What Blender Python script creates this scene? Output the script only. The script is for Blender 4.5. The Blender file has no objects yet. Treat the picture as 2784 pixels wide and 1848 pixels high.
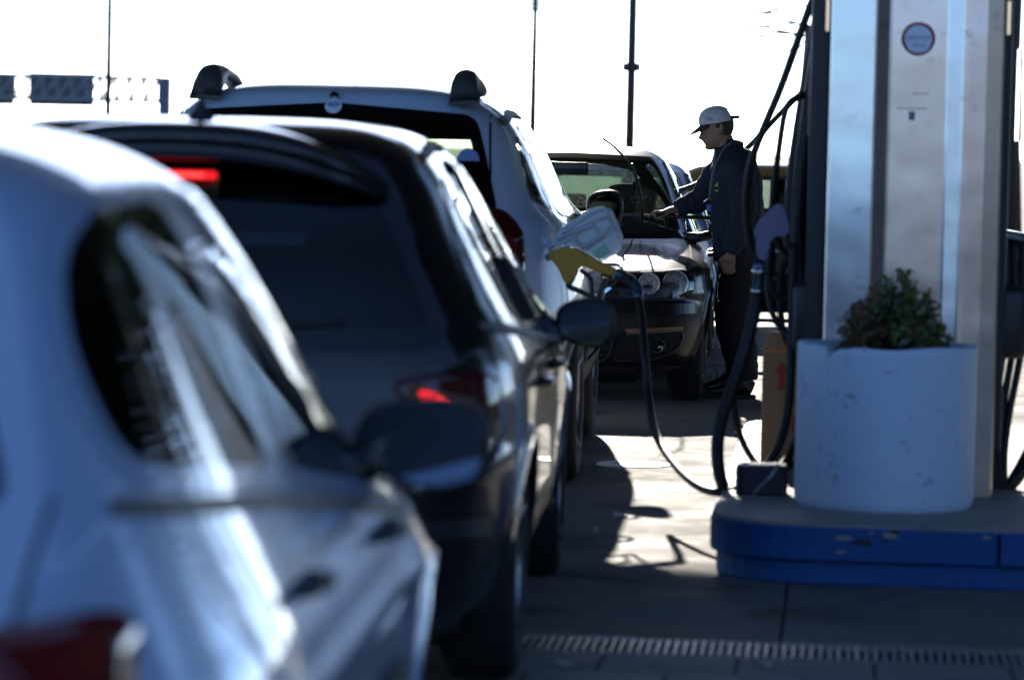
import bpy, bmesh, math, random
import numpy as np
from mathutils import Vector, Matrix

random.seed(7)
rng = np.random.default_rng(11)
SC = bpy.context.scene
COL = SC.collection
R = math.radians

# ------------------------------------------------------------------ camera
FPX, CX, CY, EYE = 10200.0, 1392.0, 924.0, 1.42       # focal length in photo pixels, image centre, eye height
ROLL, PITCH = R(1.3), math.atan(524 / FPX)
cam_d = bpy.data.cameras.new('camera')
cam = bpy.data.objects.new('camera', cam_d)
COL.objects.link(cam)
cam_d.sensor_width = 36.0
cam_d.sensor_fit = 'HORIZONTAL'
cam_d.lens = 36.0 * FPX / 2784.0
cam_d.clip_start = 0.1
cam_d.clip_end = 4000
CAM_M = Matrix.Translation((0, 0, EYE)) @ Matrix.Rotation(R(90) - PITCH, 4, 'X') @ Matrix.Rotation(ROLL, 4, 'Z')
cam.matrix_world = CAM_M
cam_d.dof.use_dof = True
cam_d.dof.focus_distance = 21.4
cam_d.dof.aperture_fstop = 3.6
SC.camera = cam

# ------------------------------------------------------------------ sky, sun, exposure
SUN_EL, SUN_AZ = R(19.5), R(-2.2)                      # azimuth measured from +Y (ahead) towards +X
w = bpy.data.worlds.new('World')
SC.world = w
w.use_nodes = True
nt = w.node_tree
bg = nt.nodes['Background']
sky = nt.nodes.new('ShaderNodeTexSky')
sky.sky_type = 'NISHITA'
sky.sun_disc = False
sky.sun_elevation = SUN_EL
sky.sun_rotation = SUN_AZ
sky.air_density = 0.4
sky.dust_density = 0.15
sky.ozone_density = 3.0
nt.links.new(sky.outputs[0], bg.inputs[0])
bg.inputs[1].default_value = 0.10
sd = bpy.data.lights.new('sun', 'SUN')
sun = bpy.data.objects.new('sun', sd)
COL.objects.link(sun)
sd.energy = 3.6
sd.angle = R(0.6)
sd.color = (1.0, 0.93, 0.82)
sdir = Vector((math.sin(SUN_AZ) * math.cos(SUN_EL), math.cos(SUN_AZ) * math.cos(SUN_EL), math.sin(SUN_EL)))
sun.rotation_euler = sdir.to_track_quat('Z', 'Y').to_euler()
sun.location = (-6, 60, 22)
SC.view_settings.view_transform = 'Standard'
SC.view_settings.look = 'None'
SC.view_settings.exposure = 1.85
SC.view_settings.gamma = 1.0
SC.cycles.use_denoising = True
SC.cycles.max_bounces = 8
SC.cycles.transparent_max_bounces = 24
SC.cycles.glossy_bounces = 4
SC.cycles.sample_clamp_indirect = 8.0
SC.cycles.caustics_reflective = False
SC.cycles.caustics_refractive = False

# ------------------------------------------------------------------ helpers
def at(px, py, depth):
    """World point seen at photo pixel (px, py) whose world Y is depth."""
    d = Vector(((px - CX) / FPX, -(py - CY) / FPX, -1.0))
    d = CAM_M.to_3x3() @ d
    k = depth / d.y
    return Vector((d.x * k, depth, EYE + d.z * k))

def atv(px, py, depth):
    """Same, from the 2362-wide preview of the photograph."""
    return at(px * 2784 / 2362, py * 1848 / 1568, depth)

def tag(o, label=None, cat=None, group=None, kind=None):
    if label: o['label'] = label
    if cat: o['category'] = cat
    if group: o['group'] = group
    if kind: o['kind'] = kind
    return o

def empty(name, loc=(0, 0, 0), rz=0.0):
    o = bpy.data.objects.new(name, None)
    o.location = loc
    o.rotation_euler = (0, 0, rz)
    o.empty_display_size = 0.1
    COL.objects.link(o)
    return o

def obj(name, verts, faces, mat, parent=None, smooth=True, mats=None, fmat=None):
    me = bpy.data.meshes.new(name)
    me.from_pydata([tuple(map(float, v)) for v in verts], [], [tuple(map(int, f)) for f in faces])
    if mats:
        for m in mats: me.materials.append(m)
        if fmat is not None: me.polygons.foreach_set('material_index', [int(i) for i in fmat])
    else:
        me.materials.append(mat)
    if smooth: me.polygons.foreach_set('use_smooth', [True] * len(me.polygons))
    me.update()
    o = bpy.data.objects.new(name, me)
    COL.objects.link(o)
    if parent: o.parent = parent
    return o

def linked(name, me, parent=None, loc=(0, 0, 0), rot=(0, 0, 0), scale=(1, 1, 1)):
    o = bpy.data.objects.new(name, me)
    COL.objects.link(o)
    o.location, o.rotation_euler, o.scale = loc, rot, scale
    if parent: o.parent = parent
    return o

class MB:
    """Collects simple shapes into one mesh."""
    def __init__(s): s.v, s.f = [], []
    def add(s, verts, faces):
        b = len(s.v)
        s.v += [tuple(map(float, p)) for p in verts]
        s.f += [tuple(int(i) + b for i in f) for f in faces]
        return s
    def box(s, c, d, rz=0.0, bev=0.0):
        bm = bmesh.new()
        bmesh.ops.create_cube(bm, size=1.0)
        for v in bm.verts: v.co = Vector((v.co.x * d[0], v.co.y * d[1], v.co.z * d[2]))
        if bev > 0: bmesh.ops.bevel(bm, geom=bm.edges[:], offset=bev, segments=2, profile=0.6, affect='EDGES')
        m = Matrix.Translation(c) @ Matrix.Rotation(rz, 4, 'Z')
        bm.verts.index_update()
        s.add([m @ v.co for v in bm.verts], [[v.index for v in f.verts] for f in bm.faces])
        bm.free()
        return s
    def tube(s, pts, rad, n=10, cap=True, up=None):
        v, f = loft(pts, rad, n, cap, up)
        return s.add(v, f)
    def lathe(s, prof, c=(0, 0, 0), axis='Z', n=32):
        v, f = [], []
        for i in range(n):
            a = 2 * math.pi * i / n
            for r, h in prof:
                p = (r * math.cos(a), r * math.sin(a), h)
                if axis == 'X': p = (p[2], p[0], p[1])
                elif axis == 'Y': p = (p[0], p[2], p[1])
                v.append((p[0] + c[0], p[1] + c[1], p[2] + c[2]))
        k = len(prof)
        for i in range(n):
            j = (i + 1) % n
            for q in range(k - 1): f.append((i * k + q, j * k + q, j * k + q + 1, i * k + q + 1))
        return s.add(v, f)
    def prism(s, poly, t0, t1, axis='X'):
        n = len(poly)
        def P(a, b, t):
            return {'X': (t, a, b), 'Y': (a, t, b), 'Z': (a, b, t)}[axis]
        v = [P(a, b, t0) for a, b in poly] + [P(a, b, t1) for a, b in poly]
        f = [tuple(range(n - 1, -1, -1)), tuple(range(n, 2 * n))]
        f += [(i, (i + 1) % n, (i + 1) % n + n, i + n) for i in range(n)]
        return s.add(v, f)
    def build(s, name, mat, parent=None, smooth=False, bevel=0.0):
        o = obj(name, s.v, s.f, mat, parent, smooth)
        bm = bmesh.new(); bm.from_mesh(o.data)
        bmesh.ops.recalc_face_normals(bm, faces=bm.faces[:])
        bm.to_mesh(o.data); bm.free()
        if bevel:
            m = o.modifiers.new('bevel', 'BEVEL'); m.width = bevel; m.segments = 2; m.limit_method = 'ANGLE'
        return o

def smooth_path(pts, n=8):
    """Catmull-Rom through the points."""
    P = [Vector(p) for p in pts]
    P = [P[0] * 2 - P[1]] + P + [P[-1] * 2 - P[-2]]
    out = []
    for i in range(1, len(P) - 2):
        a, b, c, d = P[i - 1], P[i], P[i + 1], P[i + 2]
        for k in range(n):
            t = k / n
            out.append(0.5 * ((2 * b) + (c - a) * t + (2 * a - 5 * b + 4 * c - d) * t * t + (3 * b - a - 3 * c + d) * t ** 3))
    out.append(P[-2])
    return out

def loft(pts, rad, n=10, cap=True, up=None):
    """Rings along a path. rad: number, list of numbers or list of (ra, rb)."""
    P = [Vector(p) for p in pts]
    m = len(P)
    if not isinstance(rad, (list, tuple)): rad = [rad] * m
    rr = [(r, r) if not isinstance(r, (list, tuple)) else r for r in rad]
    T = []
    for i in range(m):
        t = (P[min(i + 1, m - 1)] - P[max(i - 1, 0)])
        T.append(t.normalized() if t.length > 1e-9 else Vector((0, 0, 1)))
    u = Vector(up) if up else (Vector((0, 0, 1)) if abs(T[0].z) < 0.9 else Vector((1, 0, 0)))
    v, f = [], []
    for i in range(m):
        u = (u - T[i] * u.dot(T[i]))
        u.normalize()
        b = T[i].cross(u)
        for k in range(n):
            a = 2 * math.pi * k / n
            v.append(P[i] + u * (math.cos(a) * rr[i][0]) + b * (math.sin(a) * rr[i][1]))
    for i in range(m - 1):
        for k in range(n):
            j = (k + 1) % n
            f.append((i * n + k, i * n + j, (i + 1) * n + j, (i + 1) * n + k))
    if cap:
        f.append(tuple(range(n - 1, -1, -1)))
        f.append(tuple((m - 1) * n + k for k in range(n)))
    return v, f

# ------------------------------------------------------------------ materials
def nodes(name):
    m = bpy.data.materials.new(name)
    m.use_nodes = True
    t = m.node_tree
    return m, t, t.nodes['Principled BSDF']

def mat(name, col, rough=0.5, metal=0.0, coat=0.0, var=0.0, scale=6.0, bump=0.0, bscale=60.0, emit=None, estr=0.0,
        rvar=0.0, spec=None, sub=0.0, stretch=(1, 1, 1)):
    m, t, b = nodes(name)
    b.inputs['Base Color'].default_value = (*col, 1)
    b.inputs['Roughness'].default_value = rough
    b.inputs['Metallic'].default_value = metal
    if coat:
        b.inputs['Coat Weight'].default_value = coat
        b.inputs['Coat Roughness'].default_value = 0.03
    if spec is not None: b.inputs['Specular IOR Level'].default_value = spec
    if emit:
        b.inputs['Emission Color'].default_value = (*emit, 1)
        b.inputs['Emission Strength'].default_value = estr
    if var or bump or rvar:
        tc = t.nodes.new('ShaderNodeTexCoord')
        mp = t.nodes.new('ShaderNodeMapping')
        mp.inputs['Scale'].default_value = stretch
        t.links.new(tc.outputs['Object'], mp.inputs[0])
        nz = t.nodes.new('ShaderNodeTexNoise')
        nz.inputs['Scale'].default_value = scale
        nz.inputs['Detail'].default_value = 6
        nz.inputs['Roughness'].default_value = 0.65
        t.links.new(mp.outputs[0], nz.inputs['Vector'])
        if var:
            mx = t.nodes.new('ShaderNodeMix'); mx.data_type = 'RGBA'
            mr = t.nodes.new('ShaderNodeMapRange')
            mr.inputs[1].default_value = 0.3; mr.inputs[2].default_value = 0.7
            t.links.new(nz.outputs[0], mr.inputs[0])
            t.links.new(mr.outputs[0], mx.inputs[0])
            mx.inputs[6].default_value = (*[c * (1 - var) for c in col], 1)
            mx.inputs[7].default_value = (*[min(1, c * (1 + var)) for c in col], 1)
            t.links.new(mx.outputs[2], b.inputs['Base Color'])
        if rvar:
            mr = t.nodes.new('ShaderNodeMapRange')
            mr.inputs[1].default_value = 0.3; mr.inputs[2].default_value = 0.7
            mr.inputs[3].default_value = max(0.02, rough - rvar); mr.inputs[4].default_value = rough + rvar
            t.links.new(nz.outputs[0], mr.inputs[0])
            t.links.new(mr.outputs[0], b.inputs['Roughness'])
        if bump:
            n2 = t.nodes.new('ShaderNodeTexNoise')
            n2.inputs['Scale'].default_value = bscale
            n2.inputs['Detail'].default_value = 5
            t.links.new(mp.outputs[0], n2.inputs['Vector'])
            bp = t.nodes.new('ShaderNodeBump')
            bp.inputs['Strength'].default_value = bump
            bp.inputs['Distance'].default_value = 0.01
            t.links.new(n2.outputs[0], bp.inputs['Height'])
            t.links.new(bp.outputs[0], b.inputs['Normal'])
    return m

def glass(name, tint, gloss=(1, 1, 1), dirt=0.0, ior=1.5):
    """Thin pane: tinted see-through sheet with a mirror-like skin."""
    m = bpy.data.materials.new(name)
    m.use_nodes = True
    t = m.node_tree
    t.nodes.clear()
    out = t.nodes.new('ShaderNodeOutputMaterial')
    tr = t.nodes.new('ShaderNodeBsdfTransparent'); tr.inputs[0].default_value = (*tint, 1)
    gl = t.nodes.new('ShaderNodeBsdfGlossy'); gl.inputs[0].default_value = (*gloss, 1); gl.inputs[1].default_value = 0.015
    fr = t.nodes.new('ShaderNodeFresnel'); fr.inputs[0].default_value = ior
    geo = t.nodes.new('ShaderNodeNewGeometry')
    mx = t.nodes.new('ShaderNodeMixShader')
    # the back side of a thin pane reflects like its front
    iv = t.nodes.new('ShaderNodeMath'); iv.operation = 'MULTIPLY'; iv.inputs[1].default_value = 1.0 / ior - ior
    ad = t.nodes.new('ShaderNodeMath'); ad.operation = 'ADD'; ad.inputs[1].default_value = ior
    t.links.new(geo.outputs['Backfacing'], iv.inputs[0]); t.links.new(iv.outputs[0], ad.inputs[0]); t.links.new(ad.outputs[0], fr.inputs[0])
    sc = t.nodes.new('ShaderNodeMath'); sc.operation = 'MULTIPLY'; sc.inputs[1].default_value = 1.05; sc.use_clamp = True
    t.links.new(fr.outputs[0], sc.inputs[0])
    t.links.new(sc.outputs[0], mx.inputs[0])
    t.links.new(tr.outputs[0], mx.inputs[1]); t.links.new(gl.outputs[0], mx.inputs[2])
    last = mx
    if dirt:
        df = t.nodes.new('ShaderNodeBsdfDiffuse'); df.inputs[0].default_value = (0.5, 0.52, 0.5, 1)
        tl = t.nodes.new('ShaderNodeBsdfTranslucent'); tl.inputs[0].default_value = (0.6, 0.63, 0.6, 1)
        m3 = t.nodes.new('ShaderNodeMixShader'); m3.inputs[0].default_value = 0.5
        t.links.new(df.outputs[0], m3.inputs[1]); t.links.new(tl.outputs[0], m3.inputs[2])
        tc = t.nodes.new('ShaderNodeTexCoord'); nz = t.nodes.new('ShaderNodeTexNoise')
        nz.inputs['Scale'].default_value = 38; nz.inputs['Detail'].default_value = 5
        t.links.new(tc.outputs['Object'], nz.inputs['Vector'])
        mr = t.nodes.new('ShaderNodeMapRange')
        mr.inputs[1].default_value = 0.42; mr.inputs[2].default_value = 0.8
        mr.inputs[3].default_value = dirt * 0.35; mr.inputs[4].default_value = dirt * 2
        t.links.new(nz.outputs[0], mr.inputs[0])
        m2 = t.nodes.new('ShaderNodeMixShader')
        t.links.new(mr.outputs[0], m2.inputs[0])
        t.links.new(mx.outputs[0], m2.inputs[1]); t.links.new(m3.outputs[0], m2.inputs[2])
        last = m2
    t.links.new(last.outputs[0], out.inputs[0])
    return m

M = {}
M['rubber'] = mat('rubber', (0.012, 0.012, 0.013), 0.75, var=0.25, scale=30)
M['hose'] = mat('hose', (0.008, 0.008, 0.009), 0.55, var=0.2, scale=20)
M['black_plastic'] = mat('black plastic', (0.016, 0.016, 0.018), 0.45, bump=0.05, bscale=400)
M['grey_plastic'] = mat('grey plastic', (0.05, 0.05, 0.05), 0.5, bump=0.05, bscale=300)
M['frit'] = mat('black glass border', (0.004, 0.004, 0.005), 0.08)
M['gap'] = mat('panel gap', (0.003, 0.003, 0.003), 0.9)
M['chrome'] = mat('chrome', (0.8, 0.8, 0.8), 0.08, metal=1.0)
M['alloy'] = mat('wheel alloy', (0.42, 0.42, 0.44), 0.3, metal=0.9)
M['mirror'] = mat('mirror glass', (0.55, 0.58, 0.62), 0.02, metal=1.0)
M['cabin'] = mat('cabin trim', (0.018, 0.018, 0.019), 0.85)
M['seat'] = mat('seat cloth', (0.025, 0.024, 0.023), 0.9, var=0.2, scale=80)
M['glass_dark'] = glass('dark tinted glass', (0.06, 0.07, 0.08), gloss=(.8, .8, .8))
M['glass_mid'] = glass('tinted glass', (0.45, 0.52, 0.48))
M['glass_clear'] = glass('windscreen glass', (0.62, 0.72, 0.64), dirt=0.035)
M['glass_dusty'] = glass('dusty rear glass', (0.62, 0.74, 0.68), dirt=0.09)
M['lamp_red'] = mat('red lamp lens', (0.12, 0.003, 0.006), 0.08, coat=0.6, var=0.3, scale=40)
M['lamp_dark_red'] = mat('dark red lamp lens', (0.05, 0.002, 0.004), 0.1, coat=0.6)
M['lamp_clear'] = mat('clear lamp lens', (0.42, 0.40, 0.42), 0.12, coat=0.6)
M['lamp_amber'] = mat('amber lens', (0.16, 0.05, 0.008), 0.2, coat=0.5, bump=0.3, bscale=200)
M['lamp_lit'] = mat('lit brake lamp', (0.5, 0.01, 0.01), 0.3, emit=(1.0, 0.012, 0.02), estr=0.35)
M['lamp_lit_hot'] = mat('lit brake lamp core', (0.5, 0.01, 0.01), 0.3, emit=(1.0, 0.05, 0.04), estr=0.8)
M['reflector'] = mat('lamp reflector', (0.92, 0.92, 0.92), 0.16, metal=0.75, bump=1.0, bscale=70)
M['paint_silver'] = mat('shade-blue silver paint', (0.38, 0.52, 0.72), 0.3, metal=0.12, coat=1.0)  # blue cast of the shade mixed into the silver base colour
M['paint_white'] = mat('shade-blue white paint', (0.50, 0.62, 0.76), 0.3, metal=0.05, coat=1.0)  # white body colour tinted with the blue of skylit shade
M['paint_black'] = mat('black paint', (0.007, 0.007, 0.008), 0.25, metal=0.0, coat=0.75, spec=0.2)
M['paint_graphite'] = mat('graphite paint', (0.011, 0.010, 0.010), 0.3, metal=0.0, coat=0.2, spec=0.08)
M['paint_blue'] = mat('blue paint', (0.05, 0.19, 0.60), 0.3, coat=1.0)
M['paint_ochre'] = mat('ochre paint', (0.42, 0.21, 0.03), 0.35, coat=0.8)
M['white'] = mat('white print', (0.75, 0.76, 0.78), 0.5)
M['steel'] = mat('galvanised steel', (0.35, 0.36, 0.37), 0.45, metal=0.8, var=0.15, scale=15)
M['dark_metal'] = mat('dark painted metal', (0.02, 0.022, 0.022), 0.5)
# ------------------------------------------------------------------ car builder
def pchip(xs, ys, xq):
    xs, ys, xq = np.asarray(xs, float), np.asarray(ys, float), np.asarray(xq, float)
    h = np.diff(xs); d = np.diff(ys) / h
    m = np.zeros(len(xs)); m[0], m[-1] = d[0], d[-1]
    for i in range(1, len(xs) - 1):
        if d[i - 1] * d[i] > 0:
            w1, w2 = 2 * h[i] + h[i - 1], h[i] + 2 * h[i - 1]
            m[i] = (w1 + w2) / (w1 / d[i - 1] + w2 / d[i])
    i = np.clip(np.searchsorted(xs, xq) - 1, 0, len(xs) - 2)
    t = (xq - xs[i]) / h[i]
    return ((2 * t**3 - 3 * t**2 + 1) * ys[i] + (t**3 - 2 * t**2 + t) * h[i] * m[i]
            + (-2 * t**3 + 3 * t**2) * ys[i + 1] + (t**3 - t**2) * h[i] * m[i + 1])

def in_poly(px, py, poly):
    px, py = np.asarray(px), np.asarray(py)
    r = np.zeros(px.shape, bool)
    n = len(poly)
    for i in range(n):
        x0, y0 = poly[i]; x1, y1 = poly[(i + 1) % n]
        if y0 == y1: continue
        c = ((y0 > py) != (y1 > py)) & (px < (x1 - x0) * (py - y0) / (y1 - y0) + x0)
        r ^= c
    return r

def chaikin(poly, k=3, closed=True):
    P = [tuple(p) for p in poly]
    for _ in range(k):
        Q = []
        n = len(P)
        for i in range(n if closed else n - 1):
            a, b = P[i], P[(i + 1) % n]
            Q.append((a[0] * .75 + b[0] * .25, a[1] * .75 + b[1] * .25))
            Q.append((a[0] * .25 + b[0] * .75, a[1] * .25 + b[1] * .75))
        if not closed: Q = [P[0]] + Q + [P[-1]]
        P = Q
    return P

def round_poly(poly, k=3, hard=0.12):
    """Rounds corners only near the corners."""
    P = [Vector(p) for p in poly]
    Q = []
    n = len(P)
    for i in range(n):
        a, b, c = P[i - 1], P[i], P[(i + 1) % n]
        la, lc = (a - b).length, (c - b).length
        ra, rc = min(hard, la * .45), min(hard, lc * .45)
        s, e = b + (a - b) * (ra / la), b + (c - b) * (rc / lc)
        m = max(2, k * 2)
        for j in range(m + 1):
            t = j / m
            Q.append(s * (1 - t) ** 2 + b * 2 * t * (1 - t) + e * t * t)
    return [(q.x, q.y) for q in Q]

def densify(poly, step=0.05, closed=True):
    out = []
    n = len(poly)
    for i in range(n if closed else n - 1):
        a, b = Vector(poly[i]), Vector(poly[(i + 1) % n])
        k = max(1, int((b - a).length / step))
        for j in range(k): out.append(tuple(a.lerp(b, j / k)))
    if not closed: out.append(tuple(poly[-1]))
    return out

def inset(poly, d):
    n = len(poly)
    area = sum(poly[i][0] * poly[(i + 1) % n][1] - poly[(i + 1) % n][0] * poly[i][1] for i in range(n))
    s = 1 if area > 0 else -1
    out = []
    for i in range(n):
        a, b, c = Vector(poly[i - 1]), Vector(poly[i]), Vector(poly[(i + 1) % n])
        e1, e2 = (b - a), (c - b)
        if e1.length < 1e-9 or e2.length < 1e-9: out.append(tuple(b)); continue
        e1.normalize(); e2.normalize()
        nrm = Vector((-(e1.y + e2.y), e1.x + e2.x))
        if nrm.length < 1e-6: out.append(tuple(b)); continue
        nrm.normalize()
        k = 1.0 / max(0.5, nrm.dot(Vector((-e1.y, e1.x))))
        q = b + nrm * (d * s * k)
        out.append((q.x, q.y))
    return out

class Car:
    """A body whose horizontal slices are superellipses; y runs forward from the rear bumper, x to the right."""
    KEYS = ('z', 'w', 'yr', 'yf', 'pr', 'qr', 'pf', 'qf')
    def __init__(s, name, rows, loc, rz, bulge=None):
        s.root = empty(name, loc, rz)
        rows = [r if len(r) == 8 else (*r, 4.0, 7.0, 3.2, 6.0) for r in rows]
        A = np.array(rows, float)
        s.iv = np.arange(len(rows))
        s.v = np.linspace(0, len(rows) - 1, 130)
        s.T = {k: pchip(s.iv, A[:, i], s.v) for i, k in enumerate(s.KEYS)}
        s.z = s.T['z']
        s.bulge = bulge or []
        s.holes = []
    def par(s, z):
        return [np.interp(z, s.z, s.T[k]) for k in s.KEYS[1:]]
    def side_x(s, y, z):
        w, yr, yf, pr, qr, pf, qf = s.par(z)
        yc, a = (yr + yf) / 2, np.maximum((yf - yr) / 2, 1e-6)
        t = np.clip(np.abs(y - yc) / a, 0, 1)
        p = np.where(y < yc, pr, pf); q = np.where(y < yc, qr, qf)
        x = w * np.maximum(1 - t ** q, 0) ** (1 / p)
        return x + s.dx(y, z)
    def dx(s, y, z):
        d = 0.0
        for yc, zc, sy, sz, h in s.bulge:
            d = d + h * np.exp(-((y - yc) / sy) ** 4 - ((z - zc) / sz) ** 2)
        return d
    def end_y(s, x, z, front=False):
        w, yr, yf, pr, qr, pf, qf = s.par(z)
        yc, a = (yr + yf) / 2, (yf - yr) / 2
        t = np.clip(np.abs(x) / np.maximum(w, 1e-6), 0, 1)
        p, q = (pf, qf) if front else (pr, qr)
        k = a * np.maximum(1 - t ** p, 0) ** (1 / q)
        return yc + k if front else yc - k
    def top_z(s, x, y):
        lo, hi = s.z[len(s.z) // 3], s.z[-1]
        for _ in range(40):
            m = (lo + hi) / 2
            w, yr, yf, pr, qr, pf, qf = s.par(m)
            yc, a = (yr + yf) / 2, max((yf - yr) / 2, 1e-6)
            p, q = (pr, qr) if y < yc else (pf, qf)
            f = (abs(x) / max(w, 1e-6)) ** p + (abs(y - yc) / a) ** q
            if f < 1: lo = m
            else: hi = m
        return lo
    def lift(s, a, b, face):
        """(a, b) is (y, z) on a side, (x, z) on the rear or front, (x, y) on top."""
        a, b = np.asarray(a, float), np.asarray(b, float)
        if face in ('R', 'L'):
            x = s.side_x(a, b)
            return np.stack([x if face == 'R' else -x, a, b], -1)
        if face == 'T':
            z = np.array([s.top_z(p, q) for p, q in zip(np.ravel(a), np.ravel(b))]).reshape(a.shape)
            return np.stack([a, b, z], -1)
        return np.stack([a, s.end_y(a, b, face == 'F'), b], -1)
    def lift_n(s, a, b, face, off):
        e = 0.004
        a, b = np.asarray(a, float), np.asarray(b, float)
        P = s.lift(a, b, face)
        da = s.lift(a + e, b, face) - s.lift(a - e, b, face)
        db = s.lift(a, b + e, face) - s.lift(a, b - e, face)
        N = np.cross(da, db)
        N /= np.maximum(np.linalg.norm(N, axis=-1, keepdims=True), 1e-9)
        ax = {'R': (1, 0, 0), 'L': (-1, 0, 0), 'B': (0, -1, 0), 'F': (0, 1, 0), 'T': (0, 0, 1)}[face]
        sg = np.sign((N * np.array(ax)).sum(-1, keepdims=True))
        sg[sg == 0] = 1
        return P + N * sg * off
    def patch(s, name, poly, face, mat, off=0.004, rings=7, parent=None, inner=None, thick=0.0, offi=None):
        """A sheet lying on the body inside poly; with inner, only the band between poly and inner."""
        n = len(poly)
        P = np.array(poly)
        if inner is None:
            c = P.mean(0)
            rs = np.linspace(0, 1, rings + 1)[1:]
            grid = [c[None, :]] + [c + (P - c) * r for r in rs]
        else:
            I = np.array(inner)
            grid = [I + (P - I) * r for r in np.linspace(0, 1, 3)]
        pts = np.concatenate(grid)
        V = s.lift_n(pts[:, 0], pts[:, 1], face, off)
        f = []
        if inner is None:
            for k in range(n): f.append((0, 1 + k, 1 + (k + 1) % n))
            b0, kk = 1, len(grid) - 2
        else:
            b0, kk = 0, len(grid) - 1
        for r in range(kk):
            for k in range(n):
                j = (k + 1) % n
                f.append((b0 + r * n + k, b0 + r * n + j, b0 + (r + 1) * n + j, b0 + (r + 1) * n + k))
        V = [tuple(v) for v in V]
        if thick:      # a skirt back to the body so that the piece has an edge
            last = list(range(len(V) - n, len(V)))
            W = s.lift_n(P[:, 0], P[:, 1], face, off - thick)
            base = len(V)
            V += [tuple(v) for v in W]
            f += [(last[k], last[(k + 1) % n], base + (k + 1) % n, base + k) for k in range(n)]
        o = obj(name, V, f, mat, parent or s.root)
        bm = bmesh.new(); bm.from_mesh(o.data)
        bmesh.ops.recalc_face_normals(bm, faces=bm.faces[:])
        ax = Vector({'R': (1, 0, 0), 'L': (-1, 0, 0), 'B': (0, -1, 0), 'F': (0, 1, 0), 'T': (0, 0, 1)}[face])
        if sum(ff.normal.dot(ax) * ff.calc_area() for ff in bm.faces) < 0:
            bmesh.ops.reverse_faces(bm, faces=bm.faces[:])
        bm.to_mesh(o.data); bm.free()
        return o
    def window(s, poly, face, gmat, border=0.03, off=0.003, name='window', fmat=None, rnd=0.06):
        P = densify(round_poly(poly, 3, rnd), 0.06)
        I = inset(P, border)
        g = s.patch(name, inset(P, border * 0.8), face, gmat, off)
        s.patch('window_border', P, face, fmat or M['frit'], off + 0.002, inner=I, parent=g)
        s.holes.append((face, inset(P, border * 0.45)))
        return g
    def line(s, name, pts, face, width=0.005, mat=None, off=0.002, parent=None, step=0.04, closed=False):
        """A narrow strip along a curve on the body (shut lines, trims)."""
        Q = densify(pts, step, closed)
        n = len(Q)
        A, B = [], []
        for i in range(n):
            a = Vector(Q[(i - 1) % n] if closed or i else Q[i]); c = Vector(Q[(i + 1) % n] if closed or i < n - 1 else Q[i])
            t = (c - a); t.normalize()
            nn = Vector((-t.y, t.x)) * (width / 2)
            q = Vector(Q[i])
            A.append(tuple(q + nn)); B.append(tuple(q - nn))
        Av = s.lift_n([p[0] for p in A], [p[1] for p in A], face, off)
        Bv = s.lift_n([p[0] for p in B], [p[1] for p in B], face, off)
        V = list(map(tuple, Av)) + list(map(tuple, Bv))
        m = n if closed else n - 1
        f = [(i, (i + 1) % n, n + (i + 1) % n, n + i) for i in range(m)]
        return obj(name, V, f, mat or M['gap'], parent or s.root)
    def body(s, mat, wheels=(), arch_r=0.36, nrear=28, nside=150, nfront=28, lining=True, holes=None):
        holes = (holes or []) + s.holes
        xs = 0.86
        vv = np.linspace(0, len(s.iv) - 1, 150)
        z = np.interp(vv, s.v, s.z)
        Pm = [np.interp(vv, s.v, s.T[k])[:, None] for k in s.KEYS[1:]]
        wd, yr, yf, pr, qr, pf, qf = Pm
        yc, a = (yr + yf) / 2, np.maximum((yf - yr) / 2, 1e-5)
        sx = np.linspace(0, xs, nrear)[None, :-1]
        X1, Y1 = wd * sx, yc - a * (1 - sx ** pr) ** (1 / qr)
        y0 = yc - a * (1 - xs ** pr) ** (1 / qr)
        y1 = yc + a * (1 - xs ** pf) ** (1 / qf)
        t = np.linspace(0, 1, nside)[None, :]
        t = 0.5 - 0.5 * np.cos(math.pi * t) * (1 - 0.45 * (1 - np.abs(2 * t - 1)))  # denser near both ends
        t = (t - t[:, :1]) / (t[:, -1:] - t[:, :1])
        Y2 = y0 + (y1 - y0) * t
        tt = np.clip(np.abs(Y2 - yc) / a, 0, 1)
        p = np.where(Y2 < yc, pr, pf); q = np.where(Y2 < yc, qr, qf)
        X2 = wd * np.maximum(1 - tt ** q, 0) ** (1 / p)
        Z2 = np.repeat(z[:, None], nside, 1)
        X2 = X2 + s.dx(Y2, Z2) * np.ones_like(X2)
        sf = np.linspace(xs, 0, nfront)[None, 1:]
        X3, Y3 = wd * sf, yc + a * (1 - sf ** pf) ** (1 / qf)
        X = np.concatenate([X1, X2, X3], 1); Y = np.concatenate([Y1, Y2, Y3], 1)
        # close the ring on the left
        Xl, Yl = -X[:, ::-1][:, 1:-1], Y[:, ::-1][:, 1:-1]
        X = np.concatenate([X, Xl], 1); Y = np.concatenate([Y, Yl], 1)
        nr, nc = X.shape
        Z = np.repeat(z[:, None], nc, 1)
        j2 = (np.arange(nc) + 1) % nc
        fx = (X[:-1] + X[1:] + X[:-1][:, j2] + X[1:][:, j2]) / 4
        fy = (Y[:-1] + Y[1:] + Y[:-1][:, j2] + Y[1:][:, j2]) / 4
        fz = (Z[:-1] + Z[1:] + Z[:-1][:, j2] + Z[1:][:, j2]) / 4
        keep = np.ones(fx.shape, bool)
        ymid = (np.interp(fz, s.z, s.T['yr']) + np.interp(fz, s.z, s.T['yf'])) / 2
        for face, poly in holes:
            if face in ('R', 'L'):
                side = fx > 0 if face == 'R' else fx < 0
                keep &= ~(side & in_poly(fy, fz, poly))
            elif face == 'B':
                keep &= ~((fy < ymid) & in_poly(fx, fz, poly))
            elif face == 'F':
                keep &= ~((fy > ymid) & in_poly(fx, fz, poly))
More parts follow.
